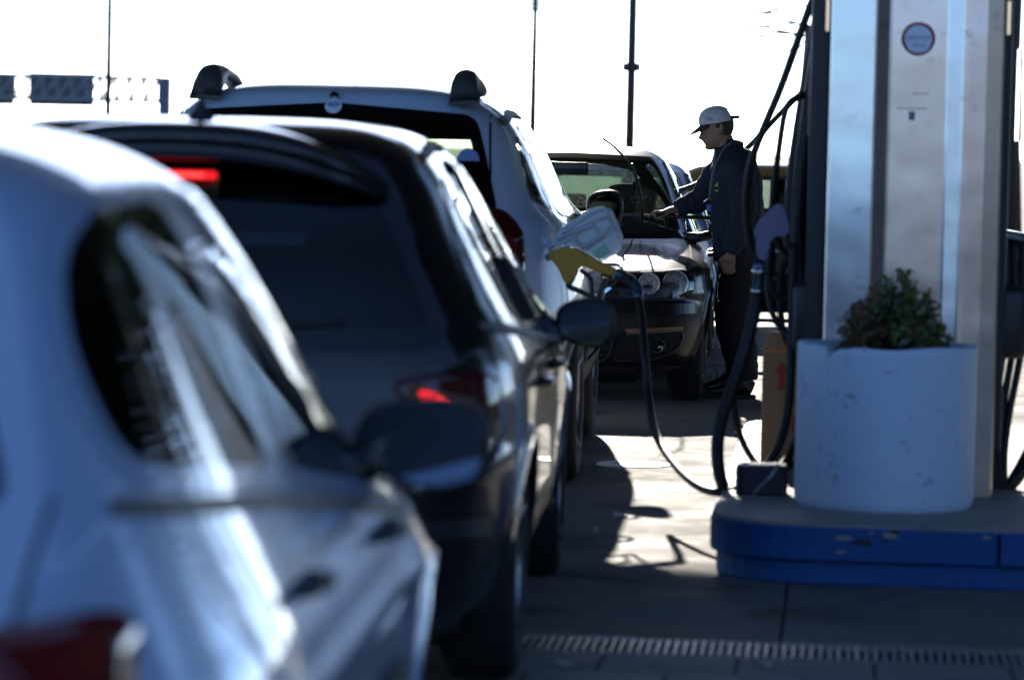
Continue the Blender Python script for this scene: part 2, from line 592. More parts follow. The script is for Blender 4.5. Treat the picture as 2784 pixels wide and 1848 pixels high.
        keep_body = keep.copy()
        for wy, wz in wheels:
            keep_body &= ~((np.abs(fx) > 0.45) & ((fy - wy) ** 2 + (fz - wz) ** 2 < arch_r ** 2))
        V = np.stack([X, Y, Z], -1).reshape(-1, 3)
        def faces(kp):
            r, c = np.nonzero(kp)
            cn = (c + 1) % nc
            return np.stack([r * nc + c, r * nc + cn, (r + 1) * nc + cn, (r + 1) * nc + c], -1).tolist()
        o = obj('body', V, faces(keep_body), mat, s.root)
        if lining:      # dark trim 25 mm inside the painted skin
            yc2 = (Y.min(1, keepdims=True) + Y.max(1, keepdims=True)) / 2
            k = 0.03
            rr = np.maximum(np.abs(X).max(1, keepdims=True), 0.05)
            ra = np.maximum((Y.max(1, keepdims=True) - Y.min(1, keepdims=True)) / 2, 0.05)
            V2 = np.stack([X * (1 - np.minimum(k / rr, .5)), yc2 + (Y - yc2) * (1 - np.minimum(k / ra, .5)), np.minimum(Z, z.max()) - 0.02], -1).reshape(-1, 3)
            kb = keep_body.copy()
            obj('cabin_lining', V2, [f[::-1] for f in faces(kb)], M['cabin'], s.root)
        return o
    def arch(s, wy, wz, r, mat, width=0.045, off=0.012, face='R', a0=-28, a1=208):
        """The lip round a wheel opening."""
        na = 40
        A = np.radians(np.linspace(a0, a1, na))
        g = []
        for k, (rr, oo) in enumerate(((r - 0.02, -0.06), (r - 0.012, off * .8), (r + width * .5, off), (r + width, -0.004))):
            y, z = wy + rr * np.cos(A), wz + rr * np.sin(A)
            z = np.maximum(z, s.z[0] + 0.005)
            V = s.lift_n(y, z, face, 0.0)
            V[:, 0] += oo if face == 'R' else -oo
            g.append(V)
        V = np.concatenate(g)
        f = [(k * na + i, k * na + i + 1, (k + 1) * na + i + 1, (k + 1) * na + i) for k in range(3) for i in range(na - 1)]
        return obj('wheel_arch', V, f, mat, s.root)
    def wheel(s, x, y, r, wd, side=1, spokes=5, rimmat=None):
        t = empty('wheel'); t.parent = s.root; t.location = (x, y, r)
        h = wd / 2
        prof = [(r * .62, -h * .8), (r * .70, -h), (r * .88, -h * 1.02), (r * .965, -h * .86), (r, -h * .6), (r, 0), (r, h * .6), (r * .965, h * .86),
                (r * .88, h * 1.02), (r * .70, h), (r * .62, h * .8)]
        MB().lathe(prof, axis='X', n=48).build('tyre', M['rubber'], t, True)
        b = MB()
        k = side
        b.lathe([(r * .62, -k * h * .8), (r * .6, k * h * .2), (r * .61, k * h * .8), (r * .635, k * h * .9)], axis='X', n=40)
        b.lathe([(0.001, k * h * .45), (r * .12, k * h * .45), (r * .15, k * h * .25)], axis='X', n=20)
        for i in range(spokes):
            a = 2 * math.pi * i / spokes
            ca, sa = math.cos(a), math.sin(a)
            p0 = Vector((k * h * .35, ca * r * .08, sa * r * .08)); p1 = Vector((k * h * .7, ca * r * .61, sa * r * .61))
            b.tube([p0, p0.lerp(p1, .5), p1], [(r * .10, r * .05), (r * .085, r * .05), (r * .12, r * .05)], 8)
        b.build('rim', rimmat or M['alloy'], t, True)
        MB().lathe([(0.001, -k * h * .1), (r * .5, -k * h * .1), (r * .5, -k * h * .25)], axis='X', n=24).build('brake_disc', M['steel'], t, True)
        return t
    def mirror(s, c, size, mat, face_y=-1, side=1, yaw=0.0, lid=None):
        """Door mirror: rounded shell, arm and glass facing back (face_y=-1)."""
        t = empty('door_mirror'); t.parent = s.root; t.location = c
        sx, sy, sz = size
        v, f = [], []
        nu, nv = 26, 15
        for i in range(nv):
            ph = math.pi * i / (nv - 1)
            ry = -math.cos(ph)                       # -1 open end .. +1 nose
            k = (math.sin(ph)) ** 0.55 if i not in (0, nv - 1) else 0.0
            for j in range(nu):
                a = 2 * math.pi * j / nu
                ca, sa = math.cos(a), math.sin(a)
                ex = abs(ca) ** .62 * (1 if ca > 0 else -1); ez = abs(sa) ** .62 * (1 if sa > 0 else -1)
                taper = 1 - 0.28 * max(0, -side * ex)      # lower and slimmer at the arm
                yy = ry * sy * (0.35 if ry < 0 else 1.0)
                v.append((ex * k * sx, -face_y * yy + face_y * side * ex * k * sx * .36 * min(1, 1 - ry), ez * k * sz * taper + 0.12 * sz * (1 - taper)))
        for i in range(nv - 1):
            for j in range(nu):
                jj = (j + 1) % nu
                f.append((i * nu + j, i * nu + jj, (i + 1) * nu + jj, (i + 1) * nu + j))
        obj('mirror_shell', v, f, mat, t)
        g = []
        for j in range(40):
            a = 2 * math.pi * j / 40
            ca, sa = math.cos(a), math.sin(a)
            ex = abs(ca) ** .62 * (1 if ca > 0 else -1); ez = abs(sa) ** .62 * (1 if sa > 0 else -1)
            taper = 1 - 0.28 * max(0, -side * ex)
            g.append((ex * .84 * sx, face_y * (sy * .36 + side * ex * .84 * sx * .36), ez * .84 * sz * taper + 0.12 * sz * (1 - taper)))
        o = obj('mirror_glass', g, [tuple(range(40))], M['mirror'], t, False)
        MB().tube([(-side * sx * .7, 0, -sz * .45), (-side * (sx + .05), 0.01, -sz * .7), (-side * (sx + .13), 0.03, -sz * .8)],
                  [(.03, .035), (.028, .035), (.035, .05)], 12).build('mirror_arm', M['black_plastic'], t, True)
        return t

def seats(car, ys, zc, xs=(-.36, .36), mat=None):
    for y in ys:
        for x in xs:
            b = MB()
            b.box((x, y, zc - .30), (.46, .13, .58), bev=.05)
            b.box((x, y + .28, zc - .58), (.46, .5, .13), bev=.04)
            q = b.build('seat', mat or M['seat'], car.root, True)
            h = MB().box((x, y - .02, zc + .10), (.26, .09, .17), bev=.04).build('headrest', mat or M['seat'], q, True)

def base_parts(car, L, wh, r, halfw, clear=0.17, wd=.2, rim=None, inset_x=.11, spokes=5):
    """Wheels, sills and floor pan shared by the cars."""
    for y in wh:
        for sgn in (1, -1):
            car.wheel(sgn * (halfw - inset_x), y, r, wd, sgn, spokes, rim)
    b = MB()
    b.box((0, L / 2, clear + .06), (halfw * 1.35, L * .88, .06))
    for y in wh: b.box((0, y, r + .02), (halfw * 1.1, r * 2.35, r * 1.4))
    b.build('underbody', M['cabin'], car.root)
# ------------------------------------------------------------------ ground and setting
LANE = R(-5.0)                                        # the forecourt is turned 5 degrees to the right of the lens
def lane_pt(d, x):                                    # distance along the lane, offset to its right
    return Vector((math.sin(-LANE) * d + math.cos(LANE) * x, math.cos(LANE) * d + math.sin(LANE) * x, 0))

def ground_mat(name, c0, c1, rough, scale, wet=0.0, cracks=True, bump=.25):
    m, t, b = nodes(name)
    tc = t.nodes.new('ShaderNodeTexCoord')
    n1 = t.nodes.new('ShaderNodeTexNoise'); n1.inputs['Scale'].default_value = scale; n1.inputs['Detail'].default_value = 9; n1.inputs['Roughness'].default_value = .7
    n2 = t.nodes.new('ShaderNodeTexNoise'); n2.inputs['Scale'].default_value = scale * 14; n2.inputs['Detail'].default_value = 8; n2.inputs['Roughness'].default_value = .75
    n3 = t.nodes.new('ShaderNodeTexNoise'); n3.inputs['Scale'].default_value = 1.5; n3.inputs['Detail'].default_value = 7; n3.inputs['Distortion'].default_value = .6
    for n in (n1, n2, n3): t.links.new(tc.outputs['Object'], n.inputs['Vector'])
    mx = t.nodes.new('ShaderNodeMix'); mx.data_type = 'RGBA'
    ad = t.nodes.new('ShaderNodeMath'); ad.operation = 'MULTIPLY_ADD'; ad.inputs[1].default_value = .5
    t.links.new(n2.outputs[0], ad.inputs[0]); 
    m2 = t.nodes.new('ShaderNodeMath'); m2.operation = 'MULTIPLY'; m2.inputs[1].default_value = .5
    t.links.new(n1.outputs[0], m2.inputs[0]); t.links.new(m2.outputs[0], ad.inputs[2])
    mr = t.nodes.new('ShaderNodeMapRange'); mr.inputs[1].default_value = .36; mr.inputs[2].default_value = .64
    t.links.new(ad.outputs[0], mr.inputs[0]); t.links.new(mr.outputs[0], mx.inputs[0])
    mx.inputs[6].default_value = (*c0, 1); mx.inputs[7].default_value = (*c1, 1)
    st = t.nodes.new('ShaderNodeMix'); st.data_type = 'RGBA'           # oil stains
    mr2 = t.nodes.new('ShaderNodeMapRange'); mr2.inputs[1].default_value = .52; mr2.inputs[2].default_value = .68; mr2.inputs[4].default_value = .7
    t.links.new(n3.outputs[0], mr2.inputs[0]); t.links.new(mr2.outputs[0], st.inputs[0])
    t.links.new(mx.outputs[2], st.inputs[6]); st.inputs[7].default_value = (*[c * .35 for c in c0], 1)
    t.links.new(st.outputs[2], b.inputs['Base Color'])
    mr3 = t.nodes.new('ShaderNodeMapRange'); mr3.inputs[1].default_value = .35; mr3.inputs[2].default_value = .65
    mr3.inputs[3].default_value = rough - .18; mr3.inputs[4].default_value = min(1, rough + .12)
    t.links.new(n1.outputs[0], mr3.inputs[0]); t.links.new(mr3.outputs[0], b.inputs['Roughness'])
    b.inputs['Specular IOR Level'].default_value = .04
    bp = t.nodes.new('ShaderNodeBump'); bp.inputs['Strength'].default_value = bump; bp.inputs['Distance'].default_value = .008
    t.links.new(n2.outputs[0], bp.inputs['Height']); t.links.new(bp.outputs[0], b.inputs['Normal'])
    return m

M['concrete'] = ground_mat('forecourt concrete', (.165, .158, .145), (.245, .237, .22), .82, 1.6)
M['asphalt'] = ground_mat('asphalt', (.045, .045, .047), (.075, .074, .072), .8, 3)
M['paver'] = ground_mat('paving slab', (.20, .19, .18), (.29, .28, .26), .65, 2.5)
M['grass'] = mat('grass', (.09, .16, .025), .8, var=.4, scale=3)
M['joint'] = mat('slab joint', (.03, .03, .03), .9)

def quad(name, x0, x1, y0, y1, z, m, parent=None):
    return obj(name, [(x0, y0, z), (x1, y0, z), (x1, y1, z), (x0, y1, z)], [(0, 1, 2, 3)], m, parent, False)

g = quad('ground', -900, 900, -500, 2500, -.05, M['asphalt'])
tag(g, 'grey asphalt ground running out to the horizon', 'ground', kind='structure')
# forecourt: separate concrete slabs with open joints on a dark bed
fc = empty('forecourt', (0, 0, 0), LANE)
tag(fc, 'pale concrete forecourt of large slabs between the pumps', 'forecourt', kind='structure')
quad('slab_bed', -14, 9, 2.2, 31.4, -.02, M['joint'], fc)
xs_ = [-14, -10.2, -6.6, -3.0, -.15, 2.85, 6, 9]
ys_ = [2.2, 5.6, 9.05]
ys2 = [10.93, 14.6, 18.6, 22.6, 27.25]
def slab(x0, x1, y0, y1, m, z=0.0, jt=.005):
    b = MB().box(((x0 + x1) / 2, (y0 + y1) / 2, z - .0095), (x1 - x0 - 2 * jt, y1 - y0 - 2 * jt, .019))
    return b.build('slab', m, fc)
for ya, yb in list(zip(ys_[:-1], ys_[1:])) + list(zip(ys2[:-1], ys2[1:])):
    for xa, xb in zip(xs_[:-1], xs_[1:]): slab(xa, xb, ya, yb, M['concrete'])
# smaller paving slabs this side of the near drain
pv = empty('paved_strip', (0, 0, 0), LANE)
tag(pv, 'strip of square paving slabs this side of the near drain', 'paving', kind='structure')
px_ = -1.4
pm = MB().box((0, 0, -.0095), (.372, .372, .019), bev=.003).build('paving_slab', M['paver'], pv)
pmesh = pm.data
first = True
for j in range(4):
    for i in range(13):
        loc = (px_ + i * .38 + .19 * (j % 2), 9.05 + .19 + j * .38, random.uniform(-.0015, .0015))
        if first: pm.location = loc; first = False
        else: linked('paving_slab', pmesh, pv, loc)
quad('slab_bed', -1.6, 3.8, 9.05, 10.6, -.0185, M['joint'], pv)
for xa, xb in ((-14, -1.6), (3.75, 9)): slab(xa, xb, 9.05, 10.6, M['concrete'])
# far edge: paved band, grass verge and street
fp = quad('far_paving', -14, 9, 27.55, 31.5, .0, M['paver'], fc)
gv = quad('grass_verge', -60, 40, 31.6, 36, .03, M['grass'])
gv.rotation_euler.z = LANE
tag(gv, 'sunlit green grass verge beyond the far drain', 'grass', kind='structure')

def drain(name, d, x0, x1, wd, pitch, label):
    t = empty(name, (0, 0, 0), LANE)
    tag(t, label, 'drain')
    MB().box(((x0 + x1) / 2, d, -.12), (x1 - x0, wd, .02)).build('channel', M['gap'], t)
    b = MB()
    for s in (-1, 1): b.box(((x0 + x1) / 2, d + s * (wd / 2 - .008), -.03), (x1 - x0, .016, .05))
    b.build('frame', M['grate'], t)
    me = None
    n = int((x1 - x0) / pitch)
    for i in range(n):
        x = x0 + (i + .5) * pitch
        if me is None:
            o = MB().box((0, 0, 0), (pitch * .5, wd - .03, .022), bev=.003).build('bar', M['grate'], t)
            o.location = (x, d, -.014); me = o.data
        else: linked('bar', me, t, (x, d + random.uniform(-.002, .002), -.014 + random.uniform(-.0015, .001)), (0, random.uniform(-.09, .09), 0))
    return t
M['grate'] = mat('worn grate steel', (.30, .29, .27), .38, metal=.85, var=.3, scale=12, rvar=.15)
drain('drain_grate', 10.74, -.9, 2.6, .33, .026, 'near steel drain grate crossing the dark foreground')
drain('drain_grate', 27.40, -2.4, 3.3, .28, .06, 'far drain grate with slanted bars behind the attendant')

# manhole
mh = empty('manhole_cover', (*at(1722, 1271, 16.9).xy, 0))
tag(mh, 'round manhole cover with white ring on sunlit concrete', 'manhole')
MB().lathe([(.115, .001), (.115, .007), (.165, .006), (.168, .0)], n=48).build('ring', M['white'], mh)
MB().lathe([(.0005, .004), (.108, .004), (.108, 0)], n=40).build('lid', M['dark_metal'], mh)

# canopy over the pumps (above the picture): its roof shades the near forecourt
cn = empty('forecourt_canopy', (0, 0, 0), LANE)
tag(cn, 'flat canopy roof over the pumps on square columns', 'canopy')
CAN_Z = 6.5
M['canopy'] = mat('canopy soffit', (.07, .072, .075), .6)
MB().box((-2.5, 20.25, CAN_Z + .3), (32, 21.5, .6)).build('roof', M['canopy'], cn)
for x, y in ((-8.5, 11), (-8.5, 24), (5.8, 11), (5.8, 24)):
    MB().box((x, y, CAN_Z / 2), (.35, .35, CAN_Z)).build('column', M['steel'], cn)

# scraps of paper on the concrete
M['paper'] = mat('paper scrap', (.62, .62, .60), .8)
for k, (px, py, d, sx, sy, lb) in enumerate(((1686, 1402, 14.55, .055, .10, 'white paper scrap lying in the shade of the SUV'), (1535, 1806, 10.1, .05, .06, 'pale scrap on the paving at the bottom, beside the black wheel'), (2075, 1806, 10.2, .07, .05, 'pale scrap on the paving in front of the drain, right of centre'))):
    p_ = at(px, py, d)
    dd = (EYE - 0) / max(1e-6, (EYE - p_.z) / d)          # slide along the sight line down to the ground
    p_ = at(px, py, dd)
    sc_ = obj('paper_scrap', [(-sx / 2, -sy / 2, .003), (sx / 2, -sy / 2.4, .006), (sx / 2.2, sy / 2, .004), (-sx / 2.3, sy / 2.2, .012), (0, 0, .008)], [(0, 1, 4), (1, 2, 4), (2, 3, 4), (3, 0, 4)], M['paper'], None, False)
    sc_.location = (p_.x, dd, .0); sc_.rotation_euler.z = k * .7
    tag(sc_, lb, 'paper')
# ------------------------------------------------------------------ the cars
def mir(poly): return [(-x, z) for x, z in poly]

M['glass_suv'] = glass('privacy glass', (.30, .34, .31))
# ---- near silver hatchback (rear right quarter, out of focus)
A = Car('hatchback_car', [r if len(r) == 8 else (*r, 3.1, 4.8, 3.2, 6.0) for r in [
    (.17, .76, .14, 3.68), (.24, .81, .06, 3.80), (.36, .87, .01, 3.88), (.50, .885, .0, 3.9), (.58, .89, .015, 3.89),
    (.64, .89, .05, 3.86), (.73, .88, .07, 3.74), (.80, .855, .09, 3.52), (.87, .825, .11, 3.25), (.94, .795, .135, 3.0),
    (1.02, .765, .17, 2.86), (1.10, .735, .215, 2.70), (1.22, .69, .30, 2.44), (1.32, .64, .385, 2.2), (1.38, .575, .46, 2.03),
    (1.42, .47, .58, 1.86), (1.44, .32, .8, 1.65, 3, 3, 3, 3), (1.448, .0, 1.15, 1.3, 2.5, 2.5, 2.5, 2.5)]],
    (-1.215, 4.0, 0), R(-3.2), bulge=[(.72, .52, .45, .25, .022), (3.1, .52, .45, .25, .02), (1.9, .66, 1.6, .035, .012)])
tag(A.root, 'silver hatchback in the left foreground, nearest the camera and out of focus', 'car', 'cars queueing at the pump')
A.window([(-.52, 1.30), (.52, 1.30), (.60, 1.06), (.62, .99), (-.62, .99), (-.60, 1.06)], 'B', M['glass_dark'], .04, name='rear_window')
for f_ in 'RL':
    sw = [(.55, 1.0), (1.45, .928), (1.40, 1.355), (.82, 1.35), (.62, 1.30), (.52, 1.17)]
    fw = [(1.60, .915), (2.76, .785), (2.54, .95), (2.14, 1.24), (1.95, 1.335), (1.555, 1.348)]
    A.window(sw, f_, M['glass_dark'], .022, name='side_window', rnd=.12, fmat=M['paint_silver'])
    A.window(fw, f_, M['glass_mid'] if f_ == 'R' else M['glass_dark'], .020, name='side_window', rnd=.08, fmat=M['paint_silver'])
    A.line('belt_trim', [(.50, .98), (1.53, .898), (2.78, .765)], f_, .022, M['grey_plastic'], .006)
    A.line('shut_line', [(1.53, 1.34), (1.545, .93), (1.545, .30)], f_, .006)
    A.line('shut_line', [(.64, .98), (.70, .85), (1.04, .62), (1.10, .30)], f_, .006)
    A.line('shut_line', [(2.66, .85), (2.70, .6), (2.68, .30)], f_, .006)
    A.line('door_moulding', [(1.12, .52), (2.66, .50)], f_, .045, M['grey_plastic'], .010)
    hp = MB().tube(smooth_path([(0, -.10, 0), (.03, -.07, .004), (.035, .05, .004), (0, .09, 0)], 4), [(.012, .015)] * 13, 8)
    for y_ in (1.30, 2.36):
        h_ = obj('door_handle', hp.v, hp.f, M['grey_plastic'], A.root)
        zz = .80 - .03 * (y_ - 1.3)
        h_.location = (float(A.side_x(y_, zz)) * (1 if f_ == 'R' else -1), y_, zz)
        if f_ == 'L': h_.scale.x = -1
A.window([(-.60, 1.34), (.60, 1.34), (.73, .98), (-.73, .98)], 'F', M['glass_mid'], .035, name='windscreen')
# tail lamps: red body with clear and deep red sections
for f_, s_ in (('R', 1), ('L', -1)):
    tl = A.patch('tail_light', densify(round_poly([(.075, .62), (.30, .60), (.33, .70), (.26, .86), (.15, .87)], 3, .05), .03), f_, M['lamp_red'], .008, 6, thick=.012)
    A.patch('lamp_section', densify(round_poly([(.13, .70), (.25, .70), (.23, .77), (.13, .77)], 2, .02), .03), f_, M['lamp_dark_red'], .011, 4, parent=tl)
    A.patch('tail_light', densify(round_poly([(s_ * .50, .62), (s_ * .755, .62), (s_ * .75, .87), (s_ * .56, .86)], 3, .05), .03), 'B', M['lamp_red'], .008, 6, thick=.012)
A.line('bumper_line', [(-.78, .60), (.78, .60)], 'B', .008)
A.line('tailgate_line', [(-.66, 1.0), (-.60, .62), (.60, .62), (.66, 1.0)], 'B', .006)
A.window([(-.26, .80), (.26, .80), (.26, .69), (-.26, .69)], 'B', M['white'], .008, name='number_plate', rnd=.01)
A.holes.pop()
WA = [(.72, .29), (3.12, .29)]
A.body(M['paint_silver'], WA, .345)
for f_ in 'RL':
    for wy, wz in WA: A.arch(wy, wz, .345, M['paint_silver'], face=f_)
base_parts(A, 3.9, (.72, 3.12), .29, .86)
A.mirror((.925, 2.54, .905), (.125, .10, .083), M['black_plastic'])
A.mirror((-.925, 2.54, .905), (.125, .10, .083), M['black_plastic'], side=-1)
seats(A, (1.0, 1.9), .98)

# ---- dark hatchback with its brake lights on
B = Car('hatchback_car', [r if len(r) == 8 else (*r, 5.4, 8.0, 3.2, 6.0) for r in [
    (.19, .78, .12, 3.95), (.27, .83, .04, 4.04), (.40, .855, .0, 4.1), (.56, .86, .0, 4.1), (.63, .865, .02, 4.08),
    (.68, .867, .06, 4.03), (.77, .87, .08, 3.9), (.85, .86, .095, 3.65), (.91, .84, .11, 3.35), (.97, .81, .13, 3.1),
    (1.08, .755, .165, 2.88), (1.22, .685, .225, 2.55), (1.34, .63, .27, 2.25), (1.41, .58, .30, 2.08), (1.455, .515, .36, 1.95),
    (1.483, .42, .5, 1.8), (1.497, .27, .8, 1.6, 3, 3, 3, 3), (1.50, .0, 1.15, 1.3, 2.5, 2.5, 2.5, 2.5)]],
    (-.865, 9.25, 0), R(-3.2), bulge=[(.80, .55, .48, .25, .02), (3.28, .55, .48, .25, .02)])
B.root.scale = (1, 1, .99)
tag(B.root, 'black hatchback with lit red brake lights ahead of the blurred silver car', 'car', 'cars queueing at the pump')
B.window([(-.49, 1.385), (0, 1.41), (.49, 1.385), (.60, 1.20), (.715, .925), (0, .90), (-.715, .925), (-.60, 1.20)], 'B', M['glass_dark'], .05, name='rear_window', rnd=.10)
for f_ in 'RL':
    B.window([(.36, .99), (1.02, .935), (1.0, 1.355), (.78, 1.35), (.52, 1.24)], f_, M['glass_mid'], .028, name='side_window', rnd=.07)
    B.window([(1.08, .93), (1.92, .885), (1.88, 1.375), (1.06, 1.362)], f_, M['glass_mid'], .024, name='side_window', rnd=.06)
    B.window([(1.98, .88), (2.95, .83), (2.66, 1.05), (2.28, 1.31), (2.15, 1.372), (1.94, 1.378)], f_, M['glass_mid'], .022, name='side_window', rnd=.06)
    B.line('belt_trim', [(.34, .97), (1.9, .868), (2.98, .81)], f_, .02, M['grey_plastic'], .006)
    B.line('shut_line', [(1.05, 1.38), (1.05, .6), (1.12, .32)], f_, .006)
    B.line('shut_line', [(1.95, 1.39), (1.95, .32)], f_, .006)
    B.line('shut_line', [(2.98, .81), (3.0, .32)], f_, .006)
    B.line('roof_trim', [(.60, 1.40), (1.2, 1.43), (2.1, 1.43)], f_, .022, M['grey_plastic'], .008)
    hp = MB().tube(smooth_path([(0, -.10, 0), (.03, -.07, .004), (.035, .05, .004), (0, .09, 0)], 4), [(.012, .015)] * 13, 8)
    for y_ in (1.22, 2.1):
        h_ = obj('door_handle', hp.v, hp.f, M['paint_black'], B.root)
        h_.location = (float(B.side_x(y_, .78)) * (1 if f_ == 'R' else -1), y_, .78)
        if f_ == 'L': h_.scale.x = -1
B.window([(-.62, 1.40), (.62, 1.40), (.76, 1.06), (-.76, 1.06)], 'F', M['glass_mid'], .035, name='windscreen')
for f_, s_ in (('R', 1), ('L', -1)):
    pr_ = densify(round_poly([(s_ * .54, .835), (s_ * .68, .862), (s_ * .80, .86), (s_ * .835, .72), (s_ * .80, .60), (s_ * .74, .68)], 3, .05), .03)
    tl = B.patch('tail_light', pr_, 'B', M['lamp_dark_red'], .008, 6, thick=.012)
    B.patch('lamp_section', densify(round_poly([(s_ * .765, .845), (s_ * .80, .845), (s_ * .815, .70), (s_ * .785, .68)], 2, .02), .03), 'B', M['lamp_red'], .0095, 4, parent=tl)
    # the glowing part is a cluster of small bulbs
    for k in range(9):
        a_ = k / 8
        cx_, cz_ = .635 + .11 * a_, .808 - .050 * a_ ** 1.5
        for q in range(2):
            pp = [(s_ * (cx_ + .010 * math.cos(u) + .004 * q), cz_ + .009 * math.sin(u) - .018 * q) for u in np.linspace(0, 2 * math.pi, 9)[:-1]]
            B.patch('brake_bulb', pp, 'B', M['lamp_lit_hot'] if 2 < k < 7 else M['lamp_lit'], .011, 2, parent=tl)
    B.patch('tail_light', densify(round_poly([(.14, .86), (.34, .85), (.36, .76), (.20, .68), (.14, .70)], 3, .04), .03), f_, M['lamp_dark_red'], .008, 5, thick=.012)
B.line('bumper_line', [(-.82, .625), (.82, .625)], 'B', .01)
B.line('bumper_strip', [(-.80, .47), (0, .465), (.80, .47)], 'B', .05, M['black_plastic'], .012)
B.line('tailgate_line', [(-.755, .90), (-.70, .66), (.70, .66), (.755, .90)], 'B', .006)
B.window([(-.26, .80), (.26, .80), (.26, .68), (-.26, .68)], 'B', M['white'], .008, name='number_plate', rnd=.01); B.holes.pop()
WB = [(.80, .30), (3.28, .30)]
B.body(M['paint_black'], WB, .36)
for f_ in 'RL':
    for wy, wz in WB: B.arch(wy, wz, .36, M['paint_black'], face=f_)
base_parts(B, 4.1, (.80, 3.28), .30, .87)
B.mirror((.945, 2.76, .875), (.098, .09, .082), M['black_plastic'])
B.mirror((-.945, 2.76, .875), (.098, .09, .082), M['black_plastic'], side=-1)
seats(B, (1.1, 2.0), 1.03)
# roof spoiler with the high brake lamp under its lip
v_, f_l = [], []
nx = 33
prof = [(.45, .036), (.25, .032), (.14, .022), (.112, .008), (.118, -.020), (.130, -.040), (.116, -.046), (.112, -.052), (.125, -.062), (.25, -.066)]
for i in range(nx):
    x_ = -.53 + 1.06 * i / (nx - 1)
    e_ = 1 - abs(x_ / .53) ** 5
    for yy, zz in prof:
        zc = 1.448 - .13 * (abs(x_) / .53) ** 2.6
        v_.append((x_, yy + .10 * (abs(x_) / .53) ** 3 + .05 * (1 - e_), zc + zz * (0.4 + .6 * e_)))
k_ = len(prof)
for i in range(nx - 1):
    for q in range(k_ - 1): f_l.append((i * k_ + q, (i + 1) * k_ + q, (i + 1) * k_ + q + 1, i * k_ + q + 1))
sp = obj('roof_spoiler', v_, f_l, M['paint_black'], B.root)
MB().box((0, .25, 1.345), (.19, .03, .020), bev=.009).build('high_brake_light', M['lamp_lit'], sp, True)
MB().box((0, .234, 1.345), (.13, .006, .009), bev=.002).build('lamp_core', M['lamp_lit_hot'], sp, True)
an = MB().lathe([(.045, 0), (.032, .02), (.014, .045), (.006, .07), (.004, .16), (.0005, .161)], (0, .62, 1.478), n=16).build('roof_antenna', M['black_plastic'], B.root, True)
MB().tube(smooth_path([(-.02, .075, .915), (.14, .10, .955), (.44, .135, .985)], 5), [.009] * 11, 6).build('rear_wiper', M['black_plastic'], B.root, True)

# ---- white SUV being filled
C = Car('suv_car', [
    (.26, .84, .14, 4.15), (.35, .95, .04, 4.28), (.48, .99, .0, 4.31), (.60, .995, .0, 4.31), (.66, .998, .015, 4.30),
    (.71, 1.0, .055, 4.27), (.84, 1.005, .08, 4.22), (.96, .998, .095, 4.1), (1.04, .975, .11, 3.75), (1.10, .94, .125, 3.4),
    (1.16, .885, .145, 3.2), (1.28, .825, .20, 2.98), (1.42, .765, .265, 2.68), (1.52, .705, .32, 2.44), (1.58, .645, .365, 2.27),
    (1.63, .545, .42, 2.08), (1.665, .40, .58, 1.86), (1.68, .25, .8, 1.7, 3, 3, 3, 3), (1.685, .0, 1.2, 1.4, 2.5, 2.5, 2.5, 2.5)],
    (-.785, 15.2, 0), R(-4.0), bulge=[(.84, .68, .52, .30, .045), (3.50, .68, .52, .30, .0)])
tag(C.root, 'white SUV with black roof rails being filled at the pump', 'car', 'cars queueing at the pump')
C.window([(-.585, 1.545), (0, 1.585), (.585, 1.545), (.625, 1.42), (.70, 1.14), (.64, 1.10), (.52, 1.05), (-.52, 1.05), (-.64, 1.10), (-.70, 1.14), (-.625, 1.42)], 'B',
         M['glass_suv'], .045, name='rear_window', rnd=.06)
for f_ in 'RL':
    C.window([(.46, 1.20), (.78, 1.15), (.86, 1.20), (.80, 1.45), (.66, 1.47)], f_, M['glass_dark'], .022, name='side_window', rnd=.06)
    C.window([(1.02, 1.13), (1.94, 1.10), (1.90, 1.53), (1.06, 1.52), (.94, 1.44)], f_, M['glass_mid'], .024, name='side_window', rnd=.06)
    C.window([(2.0, 1.098), (2.98, 1.06), (2.78, 1.18), (2.42, 1.44), (2.26, 1.53), (1.96, 1.535)], f_, M['glass_mid'], .022, name='side_window', rnd=.06)
    C.line('shut_line', [(.93, 1.54), (.86, 1.30), (.98, 1.08), (1.22, .80), (1.24, .42)], f_, .007)
    C.line('shut_line', [(1.97, 1.54), (1.97, .42)], f_, .007)
    C.line('shut_line', [(3.0, 1.05), (3.03, .42)], f_, .007)
    C.line('roof_drip', [(.55, 1.52), (1.2, 1.565), (2.2, 1.56)], f_, .03, M['grey_plastic'], .006)
    C.line('sill_cladding', [(1.25, .40), (3.10, .40)], f_, .12, M['black_plastic'], .014)
    hp = MB().tube(smooth_path([(0, -.10, 0), (.03, -.07, .004), (.035, .05, .004), (0, .09, 0)], 4), [(.012, .015)] * 13, 8)
    for y_ in (1.30, 2.16):
        h_ = obj('door_handle', hp.v, hp.f, M['black_plastic'], C.root)
        h_.location = (float(C.side_x(y_, .98)) * (1 if f_ == 'R' else -1), y_, .98)
        if f_ == 'L': h_.scale.x = -1
C.window([(-.66, 1.485), (.66, 1.485), (.84, 1.16), (-.84, 1.16)], 'F', M['glass_clear'], .035, name='windscreen')
